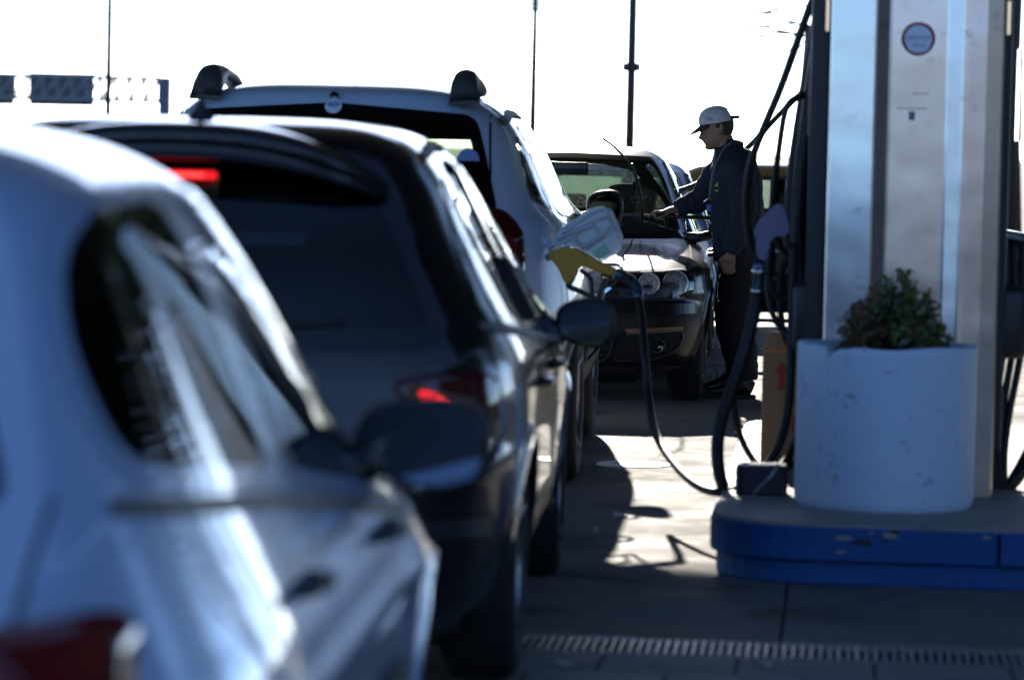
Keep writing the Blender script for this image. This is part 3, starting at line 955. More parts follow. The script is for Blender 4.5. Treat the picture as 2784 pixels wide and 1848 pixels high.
for s_ in (1, -1):
    po = densify(round_poly([(s_ * .645, 1.165), (s_ * .715, 1.16), (s_ * .795, 1.08), (s_ * .81, .92), (s_ * .80, .81), (s_ * .665, .81)], 3, .04), .03)
    tl = C.patch('tail_light', po, 'B', M['lamp_dark_red'], .014, 6, thick=.02)
    C.patch('lamp_section', densify(round_poly([(s_ * .67, 1.06), (s_ * .77, 1.05), (s_ * .78, .99), (s_ * .67, .99)], 2, .02), .03), 'B', M['lamp_red'], .018, 4, parent=tl)
    for rr, mm, oo in ((.052, M['lamp_clear'], .020), (.036, M['lamp_red'], .023), (.024, M['lamp_clear'], .025)):
        C.patch('lamp_ring', [(s_ * .735 + rr * math.cos(u), .925 + rr * math.sin(u)) for u in np.linspace(0, 2 * math.pi, 25)[:-1]], 'B', mm, oo, 4, parent=tl)
C.line('tailgate_line', [(-.64, 1.55), (-.66, 1.3), (-.635, .9), (-.62, .70), (.62, .70), (.635, .9), (.66, 1.3), (.64, 1.55)], 'B', .009)
C.line('bumper_line', [(-.88, .685), (.88, .685)], 'B', .01)
C.line('bumper_cladding', [(-.86, .42), (0, .42), (.86, .42)], 'B', .13, M['black_plastic'], .014)
C.window([(-.27, .90), (.27, .90), (.27, .78), (-.27, .78)], 'B', M['white'], .008, name='number_plate', rnd=.01); C.holes.pop()
# stickers on the rear glass
M['sticker_blue'] = mat('blue sticker', (.22, .34, .60), .5)
st = C.patch('round_sticker', [(.0 + .035 * math.cos(u), 1.567 + .030 * math.sin(u)) for u in np.linspace(0, 2 * math.pi, 29)[:-1]], 'B', M['white'], .009, 3)
C.patch('sticker_print', [(.0 + .028 * math.cos(u), 1.567 + .012 * math.sin(u) + .006) for u in np.linspace(0, 2 * math.pi, 21)[:-1]], 'B', M['sticker_blue'], .011, 2, parent=st)
C.patch('half_round_sticker', densify([(.565 + .045 * math.cos(u), 1.355 + .05 * math.sin(u)) for u in np.linspace(0, math.pi, 15)], .02), 'B', M['sticker_blue'], .009, 3)
WC = [(.84, .34), (3.50, .34)]
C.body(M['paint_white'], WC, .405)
for f_ in 'RL':
    for wy, wz in WC: C.arch(wy, wz, .405, M['black_plastic'], .05, .016, face=f_)
base_parts(C, 4.31, (.84, 3.50), .34, 1.02, .22, .225)
for ch in C.root.children:
    if ch.name.startswith('wheel') and ch.type == 'EMPTY' and ch.location.y > 2: ch.location.x *= .93
C.mirror((1.02, 2.80, 1.14), (.09, .09, .088), M['black_plastic'])
C.mirror((-1.02, 2.80, 1.14), (.09, .09, .088), M['black_plastic'], side=-1)
seats(C, (1.25,), 1.16, (-.46, 0, .46)); seats(C, (2.2,), 1.17)
MB().tube([(.03, .9, 1.67), (.028, .82, 1.85), (.024, .70, 2.15)], [.003, .0014, .0007], 6).build('roof_antenna', M['dark_metal'], C.root)
MB().lathe([(.018, 0), (.018, .02), (.0005, .024)], (0, .372, 1.615), axis='Y', n=16).build('tailgate_button', M['black_plastic'], C.root, True)
for s_ in (1, -1):                # roof rails: a tall foot at each end and a slim bar
    def ring(y, zc, hw, hh, lean):
        return [(s_ * (.545 - lean) + dx * hw, y, zc + dz * hh) for dx, dz in ((-1, -1), (-.95, .5), (-.5, 1), (.5, 1), (.95, .5), (1, -1))]
    prs = [(.37, 1.60, .066, .012), (.39, 1.634, .066, .046), (.43, 1.656, .064, .068), (.49, 1.668, .060, .072), (.56, 1.675, .056, .068), (.62, 1.705, .050, .036), (.70, 1.708, .046, .028),
           (.82, 1.704, .042, .024), (.96, 1.695, .040, .022), (1.08, 1.682, .040, .030), (1.18, 1.665, .040, .034), (1.28, 1.645, .040, .02)]
    v_, f_l = [], []
    for y_, z_, hw, hh in prs: v_ += ring(y_, z_, hw, hh, .02 * (z_ - 1.58) / .15)
    for i in range(len(prs) - 1):
        for q in range(6): f_l.append((i * 6 + q, i * 6 + (q + 1) % 6, (i + 1) * 6 + (q + 1) % 6, (i + 1) * 6 + q))
    f_l += [tuple(range(6)), tuple(range(len(v_) - 6, len(v_)))]
    o = obj('roof_rail', v_, f_l, M['grey_plastic'], C.root)
    md = o.modifiers.new('sub', 'SUBSURF'); md.levels = md.render_levels = 1

M['headlamp_box'] = mat('headlamp housing', (.10, .10, .10), .35, metal=.5)
M['glass_lens'] = glass('clear lens', (.9, .9, .9))
# ---- dark sedan facing the camera, windscreen being washed (its front is towards us)
D = Car('sedan_car', [
    (.16, .70, .15, 4.14), (.21, .78, .08, 4.28), (.30, .83, .02, 4.36), (.42, .85, .0, 4.385), (.50, .857, .0, 4.385), (.555, .86, .0, 4.38),
    (.60, .862, .03, 4.345), (.66, .866, .05, 4.335), (.72, .866, .06, 4.30), (.755, .864, .07, 4.22), (.785, .858, .08, 4.05), (.815, .848, .10, 3.82),
    (.845, .832, .13, 3.56), (.87, .815, .18, 3.38), (.89, .80, .26, 3.27), (.93, .785, .42, 3.15), (1.0, .752, .60, 3.0), (1.10, .705, .76, 2.80), (1.22, .645, .94, 2.54),
    (1.32, .59, 1.12, 2.32), (1.38, .54, 1.26, 2.15), (1.42, .45, 1.42, 2.0), (1.44, .31, 1.57, 1.88, 3, 3, 3, 3), (1.448, .0, 1.68, 1.78, 2.5, 2.5, 2.5, 2.5)],
    (.455, 24.95, 0), R(180 - 3.4), bulge=[(.9, .5, .45, .25, .02), (3.48, .5, .45, .25, .02), (2.2, .62, 1.9, .03, .012)])
D.T['pf'] = np.where((D.z > .22) & (D.z < .9), 3.7, D.T['pf']); D.T['qf'] = np.where((D.z > .22) & (D.z < .9), 7.5, D.T['qf'])
tag(D.root, 'dark grey sedan facing the camera with one wiper raised', 'car')
D.window([(-.53, 1.375), (0, 1.39), (.53, 1.375), (.61, 1.25), (.735, .915), (0, .915), (-.735, .915), (-.61, 1.25)], 'F', M['glass_clear'], .03, name='windscreen', rnd=.05)
D.window([(-.52, 1.365), (.52, 1.365), (.60, 1.20), (.70, 1.0), (-.70, 1.0), (-.60, 1.20)], 'B', M['glass_dusty'], .035, name='rear_window', rnd=.05)
for f_ in 'RL':
    D.window([(2.06, .915), (3.02, .875), (2.78, 1.03), (2.40, 1.27), (2.26, 1.35), (2.02, 1.365)], f_, M['glass_mid'], .022, name='side_window', rnd=.05)
    D.window([(1.06, .955), (1.98, .917), (1.95, 1.365), (1.45, 1.355), (1.22, 1.27)], f_, M['glass_mid'], .022, name='side_window', rnd=.05)
    D.line('belt_trim', [(1.0, .94), (2.0, .90), (3.1, .855)], f_, .02, M['black_plastic'], .006)
    D.line('shut_line', [(2.0, 1.38), (2.0, .28)], f_, .006)
    D.line('shut_line', [(3.08, .86), (3.12, .55), (3.10, .28)], f_, .006)
    D.line('shut_line', [(1.0, .94), (1.25, .7), (1.3, .28)], f_, .006)
    D.line('door_moulding', [(1.34, .50), (3.08, .50)], f_, .05, M['black_plastic'], .014)
    D.patch('side_indicator', densify(round_poly([(3.30, .665), (3.36, .665), (3.36, .69), (3.30, .69)], 2, .01), .02), f_, M['lamp_amber'], .006, 2)
    hp = MB().tube(smooth_path([(0, -.10, 0), (.03, -.07, .004), (.035, .05, .004), (0, .09, 0)], 4), [(.012, .015)] * 13, 8)
    for y_ in (1.42, 2.32):
        h_ = obj('door_handle', hp.v, hp.f, M['paint_graphite'], D.root)
        h_.location = (float(D.side_x(y_, .80)) * (1 if f_ == 'R' else -1), y_, .80)
        if f_ == 'L': h_.scale.x = -1
# front: bonnet edges, grille, lamps, bumper openings
for s_ in (1, -1):
    D.line('bonnet_line', [(s_ * .735, .895), (s_ * .755, .86), (s_ * .765, .81), (s_ * .765, .755)], 'F', .008)
    D.line('bonnet_line', [(s_ * .42, .90), (s_ * .41, .86), (s_ * .385, .82), (s_ * .35, .785), (s_ * .30, .768)], 'F', .006)
    D.line('bumper_joint', [(s_ * .41, .60), (s_ * .385, .45), (s_ * .37, .38)], 'F', .006)
    hl = empty('headlight'); hl.parent = D.root
    ho = densify(round_poly([(s_ * .465, .745), (s_ * .74, .765), (s_ * .80, .72), (s_ * .80, .625), (s_ * .70, .598), (s_ * .49, .602), (s_ * .455, .66)], 3, .035), .03)
    D.holes.append(('F', inset(ho, .006)))
    D.patch('housing', densify(ho, .03), 'F', M['headlamp_box'], -.075, 5, parent=hl)
    D.line('housing_edge', ho, 'F', .010, M['black_plastic'], .003, parent=hl, closed=True)
    for cx_, rr in ((.545, .055), (.688, .066)):
        yq = min(float(D.end_y(np.array(s_ * (cx_ + o_ * rr)), np.array(.685), True)) for o_ in (-1, 0, 1))
        P0 = (s_ * cx_, yq - .028, .685)
        for nm, pf_, mm_, n_ in (('lamp_reflector', [(rr * .16, -.05), (rr * .5, -.040), (rr * .85, -.012), (rr, .010)], M['reflector'], 28),
                                 ('lamp_rim', [(rr, .006), (rr * 1.05, .020), (rr * 1.12, .006)], M['chrome'], 28),
                                 ('bulb_shield', [(.0005, .012), (rr * .2, .006), (rr * .24, -.045)], M['steel'], 14)):
            q = MB().lathe(pf_, axis='Y', n=n_).build(nm, mm_, hl, True); q.location = P0
    D.patch('lens', ho, 'F', M['glass_lens'], .002, 5, parent=hl)
    D.patch('turn_signal', densify(round_poly([(s_ * .42, .438), (s_ * .74, .452), (s_ * .73, .425), (s_ * .43, .415)], 2, .012), .03), 'F', M['lamp_amber'], .006, 3)
    fo = densify(round_poly([(s_ * .41, .41), (s_ * .745, .43), (s_ * .72, .33), (s_ * .60, .275), (s_ * .37, .262), (s_ * .355, .30)], 3, .05), .03)
    D.patch('fog_lamp_grille', fo, 'F', M['gap'], .004, 4)
    D.line('bumper_trim', fo[4:-6], 'F', .007, M['grey_plastic'], .010)
    fl = MB().lathe([(.0005, .0), (.03, .0), (.042, .02), (.046, .01)], axis='Y', n=20).build('fog_lamp', M['frit'], D.root, True)
    fl.location = D.lift_n([s_ * .60], [.345], 'F', .0)[0]
gp = densify(round_poly([(-.40, .785), (.40, .785), (.375, .69), (.27, .61), (-.27, .61), (-.375, .69)], 3, .05), .03)
gr = D.patch('grille', gp, 'F', M['gap'], .004, 5)
D.line('grille_surround', gp, 'F', .018, M['chrome'], .012, parent=gr, closed=True)
for k in range(5):
    z_ = .635 + k * .031
    hw_ = .27 + (.37 - .27) * min(1, (z_ - .615) / .08)
    D.line('grille_bar', [(-hw_, z_), (hw_, z_)], 'F', .009, M['chrome'], .014, parent=gr)
bd = MB().lathe([(.055, -.004), (.062, .006), (.069, -.004)], axis='Y', n=32)
bd.tube([(-.038, .002, .040), (0, .002, -.006), (.038, .002, .040)], .006, 6).tube([(-.045, .002, .01), (-.02, .002, -.042), (0, .002, .004), (.02, .002, -.042), (.045, .002, .01)], .006, 6)
bo = bd.build('badge', M['chrome'], gr, True); bo.location = D.lift_n([0], [.70], 'F', .02)[0]
lg = densify(round_poly([(-.36, .40), (.36, .40), (.34, .285), (.26, .25), (-.26, .25), (-.34, .285)], 3, .04), .03)
D.patch('lower_grille', lg, 'F', M['gap'], .004, 4)
D.line('bumper_trim', lg, 'F', .007, M['grey_plastic'], .010, closed=True)
for k in range(3): D.line('lower_grille_bar', [(-.335, .295 + k * .032), (.335, .295 + k * .032)], 'F', .006, M['black_plastic'], .009)
D.line('bumper_strip', [(-.80, .545), (-.42, .55), (.42, .55), (.80, .545)], 'F', .052, M['paint_graphite'], .013)
D.line('bumper_seam', [(-.82, .515), (.82, .515)], 'F', .006)
D.line('bumper_seam', [(-.82, .592), (.82, .592)], 'F', .007)
D.window([(-.20, .555), (.20, .555), (.20, .45), (-.20, .45)], 'F', M['white'], .006, name='number_plate', rnd=.01); D.holes.pop()
WD = [(.90, .31), (3.48, .31)]
D.body(M['paint_graphite'], WD, .365, nfront=48)
for f_ in 'RL':
    for wy, wz in WD: D.arch(wy, wz, .365, M['paint_graphite'], face=f_)
base_parts(D, 4.38, (.90, 3.48), .31, .86, .14, .195)
D.mirror((.955, 2.88, .965), (.10, .08, .07), M['paint_graphite'])
D.mirror((-.955, 2.88, .965), (.10, .08, .07), M['paint_graphite'], side=-1)
seats(D, (1.15, 2.02), 1.02)
MB().box((0, 2.92, .85), (1.3, .35, .10), bev=.04).build('dashboard', M['cabin'], D.root, True)
MB().box((0, 2.36, 1.30), (.24, .03, .075), bev=.012).build('rear_view_mirror', M['black_plastic'], D.root, True)
sw = MB()
sw.tube([Vector((.36 + .18 * math.cos(a), 2.62 + .06 * math.sin(a), .96 + .17 * math.sin(a))) for a in np.linspace(0, 2 * math.pi, 25)], .013, 8)
sw.box((.36, 2.63, .96), (.30, .03, .05))
sw.build('steering_wheel', M['black_plastic'], D.root, True)
MB().tube([(-.05, .98, 1.36), (-.05, 1.0, 1.43), (-.05, 1.08, 1.66)], [.007, .005, .0022], 6).build('roof_antenna', M['dark_metal'], D.root)

# raised wiper: arm from the cowl, blade standing off the glass
di = (Matrix.Translation(D.root.location) @ Matrix.Rotation(D.root.rotation_euler.z, 4, 'Z')).inverted()
wp = [di @ at(*p) for p in ((1744, 628, 21.80), (1747, 575, 21.70), (1738, 510, 21.60), (1718, 446, 21.52))]
wa = MB().tube(smooth_path(wp, 5), [(.010, .007)] * 16, 8).build('wiper_arm', M['black_plastic'], D.root, True)
wb = [di @ at(*p) for p in ((1638, 376, 21.50), (1668, 398, 21.50), (1697, 428, 21.51), (1720, 462, 21.54), (1732, 500, 21.57), (1736, 528, 21.60))]
MB().tube(smooth_path(wb, 5), [(.006, .013)] * 26, 8).build('wiper_blade', M['rubber'], wa, True)
wq = [di @ at(*p) for p in ((1480, 600, 21.9), (1560, 606, 21.86), (1640, 612, 21.84))]
MB().tube(smooth_path(wq, 5), [(.006, .012)] * 11, 8).build('wiper_blade', M['rubber'], D.root, True)
# ------------------------------------------------------------------ pump island
M['kerb_blue'] = mat('blue kerb paint', (.012, .10, .36), .55, var=.3, scale=9, bump=.2, bscale=40)
M['kerb_top'] = ground_mat('island concrete', (.26, .25, .23), (.36, .35, .33), .6, 4)
M['pot_white'] = mat('white limewash', (.70, .70, .68), .75, var=.08, scale=7, bump=.35, bscale=22)
def wall_mat(name, base, stain):
    m, t, b = nodes(name)
    tc = t.nodes.new('ShaderNodeTexCoord')
    nz = t.nodes.new('ShaderNodeTexNoise'); nz.inputs['Scale'].default_value = 7; nz.inputs['Detail'].default_value = 8; nz.inputs['Roughness'].default_value = .7
    n2 = t.nodes.new('ShaderNodeTexNoise'); n2.inputs['Scale'].default_value = 34; n2.inputs['Detail'].default_value = 6
    t.links.new(tc.outputs['Object'], nz.inputs['Vector']); t.links.new(tc.outputs['Object'], n2.inputs['Vector'])
    mu = t.nodes.new('ShaderNodeMath'); mu.operation = 'MULTIPLY'
    t.links.new(nz.outputs[0], mu.inputs[0]); t.links.new(n2.outputs[0], mu.inputs[1])
    mr = t.nodes.new('ShaderNodeMapRange'); mr.inputs[1].default_value = .315; mr.inputs[2].default_value = .47
    t.links.new(mu.outputs[0], mr.inputs[0])
    mx = t.nodes.new('ShaderNodeMix'); mx.data_type = 'RGBA'
    mx.inputs[6].default_value = (*base, 1); mx.inputs[7].default_value = (*stain, 1)
    t.links.new(mr.outputs[0], mx.inputs[0]); t.links.new(mx.outputs[2], b.inputs['Base Color'])
    b.inputs['Roughness'].default_value = .7
    bp = t.nodes.new('ShaderNodeBump'); bp.inputs['Strength'].default_value = .3; bp.inputs['Distance'].default_value = .006
    t.links.new(n2.outputs[0], bp.inputs['Height']); t.links.new(bp.outputs[0], b.inputs['Normal'])
    return m
M['pot_white'] = wall_mat('worn shade-blue limewash', (.62, .74, .87), (.26, .31, .37))  # white base carries the shade's blue tint; the stains are wear
M['kerb_blue'] = wall_mat('worn blue kerb paint', (.008, .080, .27), (.025, .045, .09))

def rounded_rect(x0, x1, y0, y1, r, n=8):
    P = []
    for cx, cy, a0 in ((x1 - r, y0 + r, -90), (x1 - r, y1 - r, 0), (x0 + r, y1 - r, 90), (x0 + r, y0 + r, 180)):
        for k in range(n + 1):
            a = R(a0 + 90 * k / n)
            P.append((cx + r * math.cos(a), cy + r * math.sin(a)))
    return P
isl = empty('pump_island', (0, 0, 0), LANE)
tag(isl, 'raised pump island with blue painted kerb in two tiers', 'kerb', kind='structure')
ix0 = .662 * math.cos(LANE) + 12.4 * math.sin(LANE)           # lane offset of its left edge
ix0 = (Matrix.Rotation(-LANE, 3, 'Z') @ Vector((.662, 12.4, 0))).x
IX0, IX1, IY0, IY1 = ix0, ix0 + 1.65, 12.36, 17.3
def band(name, o, z0, z1, m, r=.34):
    P = rounded_rect(IX0 + o, IX1 - o, IY0 + o, IY1 - o, r)
    b = MB().prism(P, z0, z1, 'Z')
    return b.build(name, m, isl, False, .008)
band('kerb_lower', .022, 0.0, .078, M['kerb_blue'])
band('kerb_upper', .0, .080, .192, M['kerb_blue'])
band('island_top', .012, .186, .203, M['kerb_top'])
for k, (x, y0, y1) in enumerate(((.62, -.003, .03), )):          # kerb joint
    MB().box((IX0 + x + .34, IY0 + .006, .136), (.012, .02, .106)).build('kerb_joint', M['gap'], isl)

M['bare'] = M['kerb_top']
ch_ = random.Random(4)
for k in range(16):
    x_ = IX0 + .36 + 1.1 * ch_.random(); z_ = .188 - .03 * ch_.random() if k < 10 else .10 + .06 * ch_.random()
    n_ = ch_.randint(5, 8); r_ = .006 + .016 * ch_.random()
    P_ = [(x_ + r_ * 1.6 * math.cos(a) * ch_.uniform(.6, 1.2), IY0 - .0012, min(.1905, z_ + r_ * .6 * math.sin(a) * ch_.uniform(.6, 1.2))) for a in np.linspace(0, 2 * math.pi, n_ + 1)[:-1]]
    obj('paint_chip', P_, [tuple(range(n_))], M['bare'] if k % 3 else M['joint'], isl, False)
# ------------------------------------------------------------------ fuel pump
PX, PY = 1.428, 13.46
pump = empty('fuel_pump', (PX, PY, .203), LANE)
tag(pump, 'stainless steel fuel pump column with black hose housings', 'fuel pump')
def steel_mat():
    m, t, b = nodes('brushed stainless steel')
    tc = t.nodes.new('ShaderNodeTexCoord')
    mp = t.nodes.new('ShaderNodeMapping'); mp.inputs['Scale'].default_value = (1, 1, 60)
    t.links.new(tc.outputs['Object'], mp.inputs[0])
    nz = t.nodes.new('ShaderNodeTexNoise'); nz.inputs['Scale'].default_value = 9; nz.inputs['Detail'].default_value = 4
    t.links.new(mp.outputs[0], nz.inputs['Vector'])
    n2 = t.nodes.new('ShaderNodeTexNoise'); n2.inputs['Scale'].default_value = 13; n2.inputs['Detail'].default_value = 7; n2.inputs['Roughness'].default_value = .72
    t.links.new(tc.outputs['Object'], n2.inputs['Vector'])
    mr = t.nodes.new('ShaderNodeMapRange'); mr.inputs[3].default_value = .19; mr.inputs[4].default_value = .28
    t.links.new(nz.outputs[0], mr.inputs[0]); t.links.new(mr.outputs[0], b.inputs['Roughness'])
    mx = t.nodes.new('ShaderNodeMix'); mx.data_type = 'RGBA'
    m2 = t.nodes.new('ShaderNodeMapRange'); m2.inputs[1].default_value = .57; m2.inputs[2].default_value = .76
    t.links.new(n2.outputs[0], m2.inputs[0]); t.links.new(m2.outputs[0], mx.inputs[0])
    mx.inputs[6].default_value = (.66, .655, .64, 1); mx.inputs[7].default_value = (.32, .32, .32, 1)
    t.links.new(mx.outputs[2], b.inputs['Base Color'])
    b.inputs['Metallic'].default_value = 1.0
    n3 = t.nodes.new('ShaderNodeTexNoise'); n3.inputs['Scale'].default_value = 2.2; n3.inputs['Detail'].default_value = 2
    t.links.new(tc.outputs['Object'], n3.inputs['Vector'])
    bp = t.nodes.new('ShaderNodeBump'); bp.inputs['Strength'].default_value = .35; bp.inputs['Distance'].default_value = .02
    t.links.new(n3.outputs[0], bp.inputs['Height']); t.links.new(bp.outputs[0], b.inputs['Normal'])
    return m
M['stainless'] = steel_mat()
# folded end panel (seen face-on): plan profile of (x, y) folds, extruded upwards
HP = 2.45
fold = [(-.32, .10), (-.32, .030), (-.314, .022), (-.158, .002), (-.150, .004), (-.104, .036), (-.094, .038), (.108, .038), (.116, .035), (.164, .004), (.172, .003),
        (.190, .004), (.255, .012), (.312, .026), (.32, .036), (.32, .10)]
fold = [(x * .97, y) for x, y in fold]
b = MB()
n_ = len(fold)
zs = [0.0, .4, .8, 1.2, 1.6, 2.0, HP]
for z_ in zs:
    b.v += [(x, y, z_) for x, y in fold]
for k in range(len(zs) - 1):
    for i in range(n_ - 1): b.f.append((k * n_ + i, k * n_ + i + 1, (k + 1) * n_ + i + 1, (k + 1) * n_ + i))
o = obj('steel_panel', b.v, b.f, M['stainless'], pump, False)
bm = bmesh.new(); bm.from_mesh(o.data); bmesh.ops.recalc_face_normals(bm, faces=bm.faces[:]); bm.to_mesh(o.data); bm.free()
MB().box((0, .62, HP / 2), (.60, 1.06, HP)).build('cabinet', M['dark_metal'], pump, False, .01)
for s_ in (-1, 1):
    q = MB().box((s_ * (.345 if s_ < 0 else .322), .50, 1.30), (.075 if s_ < 0 else .045, .66, 2.3), bev=.012).build('hose_housing', M['black_plastic'], pump, False)
    MB().box((s_ * .345, .34, .62), (.16, .30, .26), bev=.03).build('nozzle_boot', M['black_plastic'], q, True)
    MB().box((s_ * .384, .42, 1.45), (.01, .24, .34), bev=.003).build('display', M['frit'], q)
    MB().box((s_ * .325, .105, 1.72), (.012, .012, .12)).build('hinge', M['chrome'], q)
for x, z in ((-.305, .12), (-.305, 1.9), (.30, .62), (.30, 1.9)):
    MB().lathe([(.0005, -.004), (.006, -.003), (.007, 0)], (x, 0.0 if x < 0 else .035, z), axis='Y', n=12).build('rivet', M['steel'], pump, True)
# stickers on the panel
M['sticker_red'] = mat('dark red print', (.22, .012, .03), .5)
M['sticker_face'] = mat('pale print', (.74, .78, .84), .5)
M['print_teal'] = mat('teal print', (.10, .26, .36), .6)
M['print_red'] = mat('faded red print', (.30, .14, .26), .6)
M['print_grey'] = mat('grey print', (.16, .18, .22), .6)
sk = empty('round_badge'); sk.parent = pump
def disc(name, cx, cz, r, y, m, par, sx=1.0, n=40, wob=0.0):
    V = [(cx + r * sx * (1 + wob * math.sin(2 * a + .6)) * math.cos(a), y, cz + r * (1 + wob * math.sin(3 * a)) * math.sin(a)) for a in np.linspace(0, 2 * math.pi, n + 1)[:-1]]
    return obj(name, V, [tuple(range(n))[::-1]], m, par, False)
bc = Matrix.Rotation(-LANE, 3, 'Z') @ (at(2497, 106, PY + .03) - Vector((PX, PY, .203)))
disc('badge_rim', bc.x, bc.z, .0605, 0.0360, M['sticker_red'], sk, wob=.015)
disc('badge_face', bc.x, bc.z, .049, 0.0350, M['sticker_face'], sk)
disc('badge_band', bc.x, bc.z - .030, .020, 0.0345, M['sticker_face'], sk, 1.9)
def text(name, body, size, m, par, loc, bend=0.0):
    cu = bpy.data.curves.new(name, 'FONT')
    cu.body = body; cu.size = size; cu.align_x = 'CENTER'; cu.align_y = 'CENTER'
    o = bpy.data.objects.new(name, cu); COL.objects.link(o)
    bpy.context.view_layer.update()
    me = bpy.data.meshes.new_from_object(o.evaluated_get(bpy.context.evaluated_depsgraph_get()))
    bpy.data.objects.remove(o)
    me.materials.clear(); me.materials.append(m)
    o = linked(name, me, par, loc, (R(90), 0, 0))
    return o
text('badge_word', 'SERVICE', .023, M['print_teal'], sk, (bc.x, 0.0340, bc.z + .002))
text('badge_word', '2010', .024, M['print_red'], sk, (bc.x, 0.0340, bc.z - .024))
b2 = Matrix.Rotation(-LANE, 3, 'Z') @ (at(2479, 315, PY + .03) - Vector((PX, PY, .203)))
tg = MB().box((b2.x, 0.0370, b2.z), (.022, .002, .032)).build('small_tag', M['print_grey'], pump); 
for zz, x0, x1 in ((.080, .0, .06), (.026, -.055, .055)):      # scuff marks
    MB().box((b2.x + (x0 + x1) / 2, 0.0377, b2.z + zz), (x1 - x0, .001, .003)).build('scuff_mark', M['print_grey'], pump)

# ------------------------------------------------------------------ hoses and nozzles
def hose(name, pts, r=.0185, parent=None, m=None, n=8):
    P = smooth_path(pts, n)
    return MB().tube(P, r, 10).build(name, m or M['hose'], parent, True)
inv = Matrix.Translation((PX, PY, .203)) @ Matrix.Rotation(LANE, 4, 'Z')
inv.invert()
def ph(name, pix, r=.0185, m=None):
    """A hose hanging on the pump, through preview pixels (x, y, depth)."""
    o = hose(name, [inv @ atv(*p) for p in pix], r, pump, m)
    return o
ph('hose', [(1885, -30, 13.9), (1845, 80, 13.9), (1800, 205, 13.95), (1740, 352, 14.0), (1722, 450, 14.05), (1730, 560, 14.1), (1752, 600, 14.1)], .0155)
ph('hose', [(1868, 200, 14.0), (1848, 222, 13.95), (1826, 232, 13.9), (1810, 262, 13.9), (1796, 350, 13.9), (1786, 430, 13.95), (1778, 520, 14.0), (1782, 610, 14.0), (1770, 660, 14.0), (1790, 742, 13.95), (1828, 772, 13.9), (1858, 728, 13.9), (1876, 640, 13.95)], .0125)
ph('hose', [(1894, -30, 14.1), (1880, 200, 14.1), (1862, 420, 14.1), (1850, 520, 14.1)], .03)
ph('hose', [(1872, 60, 14.2), (1868, 90, 14.2), (1850, 300, 14.2), (1834, 560, 14.2), (1833, 800, 14.2)], .02)
ph('hose', [(1748, 655, 13.9), (1740, 720, 13.85), (1712, 830, 13.8), (1682, 915, 13.75), (1660, 985, 13.7), (1655, 1050, 13.65), (1664, 1110, 13.6), (1688, 1150, 13.55), (1720, 1120, 13.6), (1790, 1080, 13.8)], .024)
ph('hose', [(1690, 900, 13.9), (1697, 965, 13.9), (1716, 1025, 13.9), (1748, 1072, 13.9), (1790, 1092, 13.9), (1840, 1060, 13.95)], .0125)
ph('hose', [(1830, 560, 13.8), (1826, 760, 13.8), (1822, 900, 13.75), (1806, 1000, 13.7), (1768, 1075, 13.65), (1712, 1120, 13.6), (1660, 1135, 13.5), (1610, 1120, 13.7), (1560, 1075, 14.1),
            (1515, 1005, 14.6), (1497, 920, 15.0), (1488, 820, 15.1), (1480, 730, 15.25), (1466, 668, 15.36), (1440, 634, 15.4)], .0165)
ph('hose', [(1700, 1150, 13.6), (1760, 1110, 13.75), (1815, 1060, 13.9), (1850, 985, 14.0)], .016)
for k, (a0, a1, a2, a3, a4, r_) in enumerate(((1908, 1872, 1846, 1842, 1872, .028), (1916, 1884, 1858, 1856, 1884, .030), (1900, 1856, 1826, 1822, 1850, .022), (1922, 1896, 1876, 1872, 1896, .032))):
    ph('hose', [(a0, -40, 13.95 + k * .07), (a1, 210, 13.95 + k * .07), (a2, 420, 13.95 + k * .07), (a3, 580, 13.95 + k * .07), (a4, 740, 13.95 + k * .07)], r_)
for k, lp in enumerate((((1872, 560), (1850, 660), (1800, 690), (1772, 640), (1780, 560)), ((1880, 600), (1868, 740), (1836, 800), (1806, 760), (1800, 650), (1815, 590)), ((1850, 610), (1812, 640), (1770, 625), (1758, 600)))):
    ph('hose', [(x, y, 13.95 + .06 * k) for x, y in lp], .0135)
# hoses on the far side of the pump, at the right edge of the picture
for k, dx in enumerate((-22, -6, 14, 34)):
    ph('hose', [(2345 + dx, 560, 13.9), (2342 + dx * .9, 700, 13.9), (2318 + dx, 830, 13.9), (2300 + dx * .8, 960, 13.85), (2296 + dx * .6, 1060, 13.8), (2312 + dx * .4, 1130, 13.8), (2350 + dx, 1090 - dx, 13.8), (2400, 980, 13.9)], .0135)

# nozzle hanging in the pump, grey cover, with swivel and spout
M['nozzle_grey'] = mat('mauve grey rubber', (.17, .15, .23), .6)
M['swivel'] = mat('blue grey swivel', (.06, .12, .17), .3, metal=.6)
nz = empty('hanging_nozzle', (0, 0, 0)); nz.parent = pump
def poly_solid(name, pix, depth, th, m, par, frame, bev=.008):
    """A solid cut to an outline given in preview pixels, standing at one depth."""
    P = [frame @ atv(x, y, depth) for x, y in pix]
    n = len(P)
    d = Vector((0, 1, 0))
    V = [p - d * th / 2 for p in P] + [p + d * th / 2 for p in P]
    F = [tuple(range(n)), tuple(range(2 * n - 1, n - 1, -1))] + [(i, (i + 1) % n, (i + 1) % n + n, i + n) for i in range(n)]
    b = MB().add(V, F)
    return b.build(name, m, par, False, bev)
nc = chaikin([(1770, 490), (1800, 462), (1820, 505), (1822, 545), (1780, 545), (1772, 590), (1766, 605), (1744, 592), (1745, 548), (1738, 540), (1745, 515)], 1)
poly_solid('nozzle_cover', nc, 13.75, .055, M['nozzle_grey'], nz, inv, .014)
MB().tube([inv @ atv(1752, 606, 13.8), inv @ atv(1750, 640, 13.85), inv @ atv(1748, 700, 13.9)], [.024, .022, .020], 14).build('swivel', M['swivel'], nz, True)
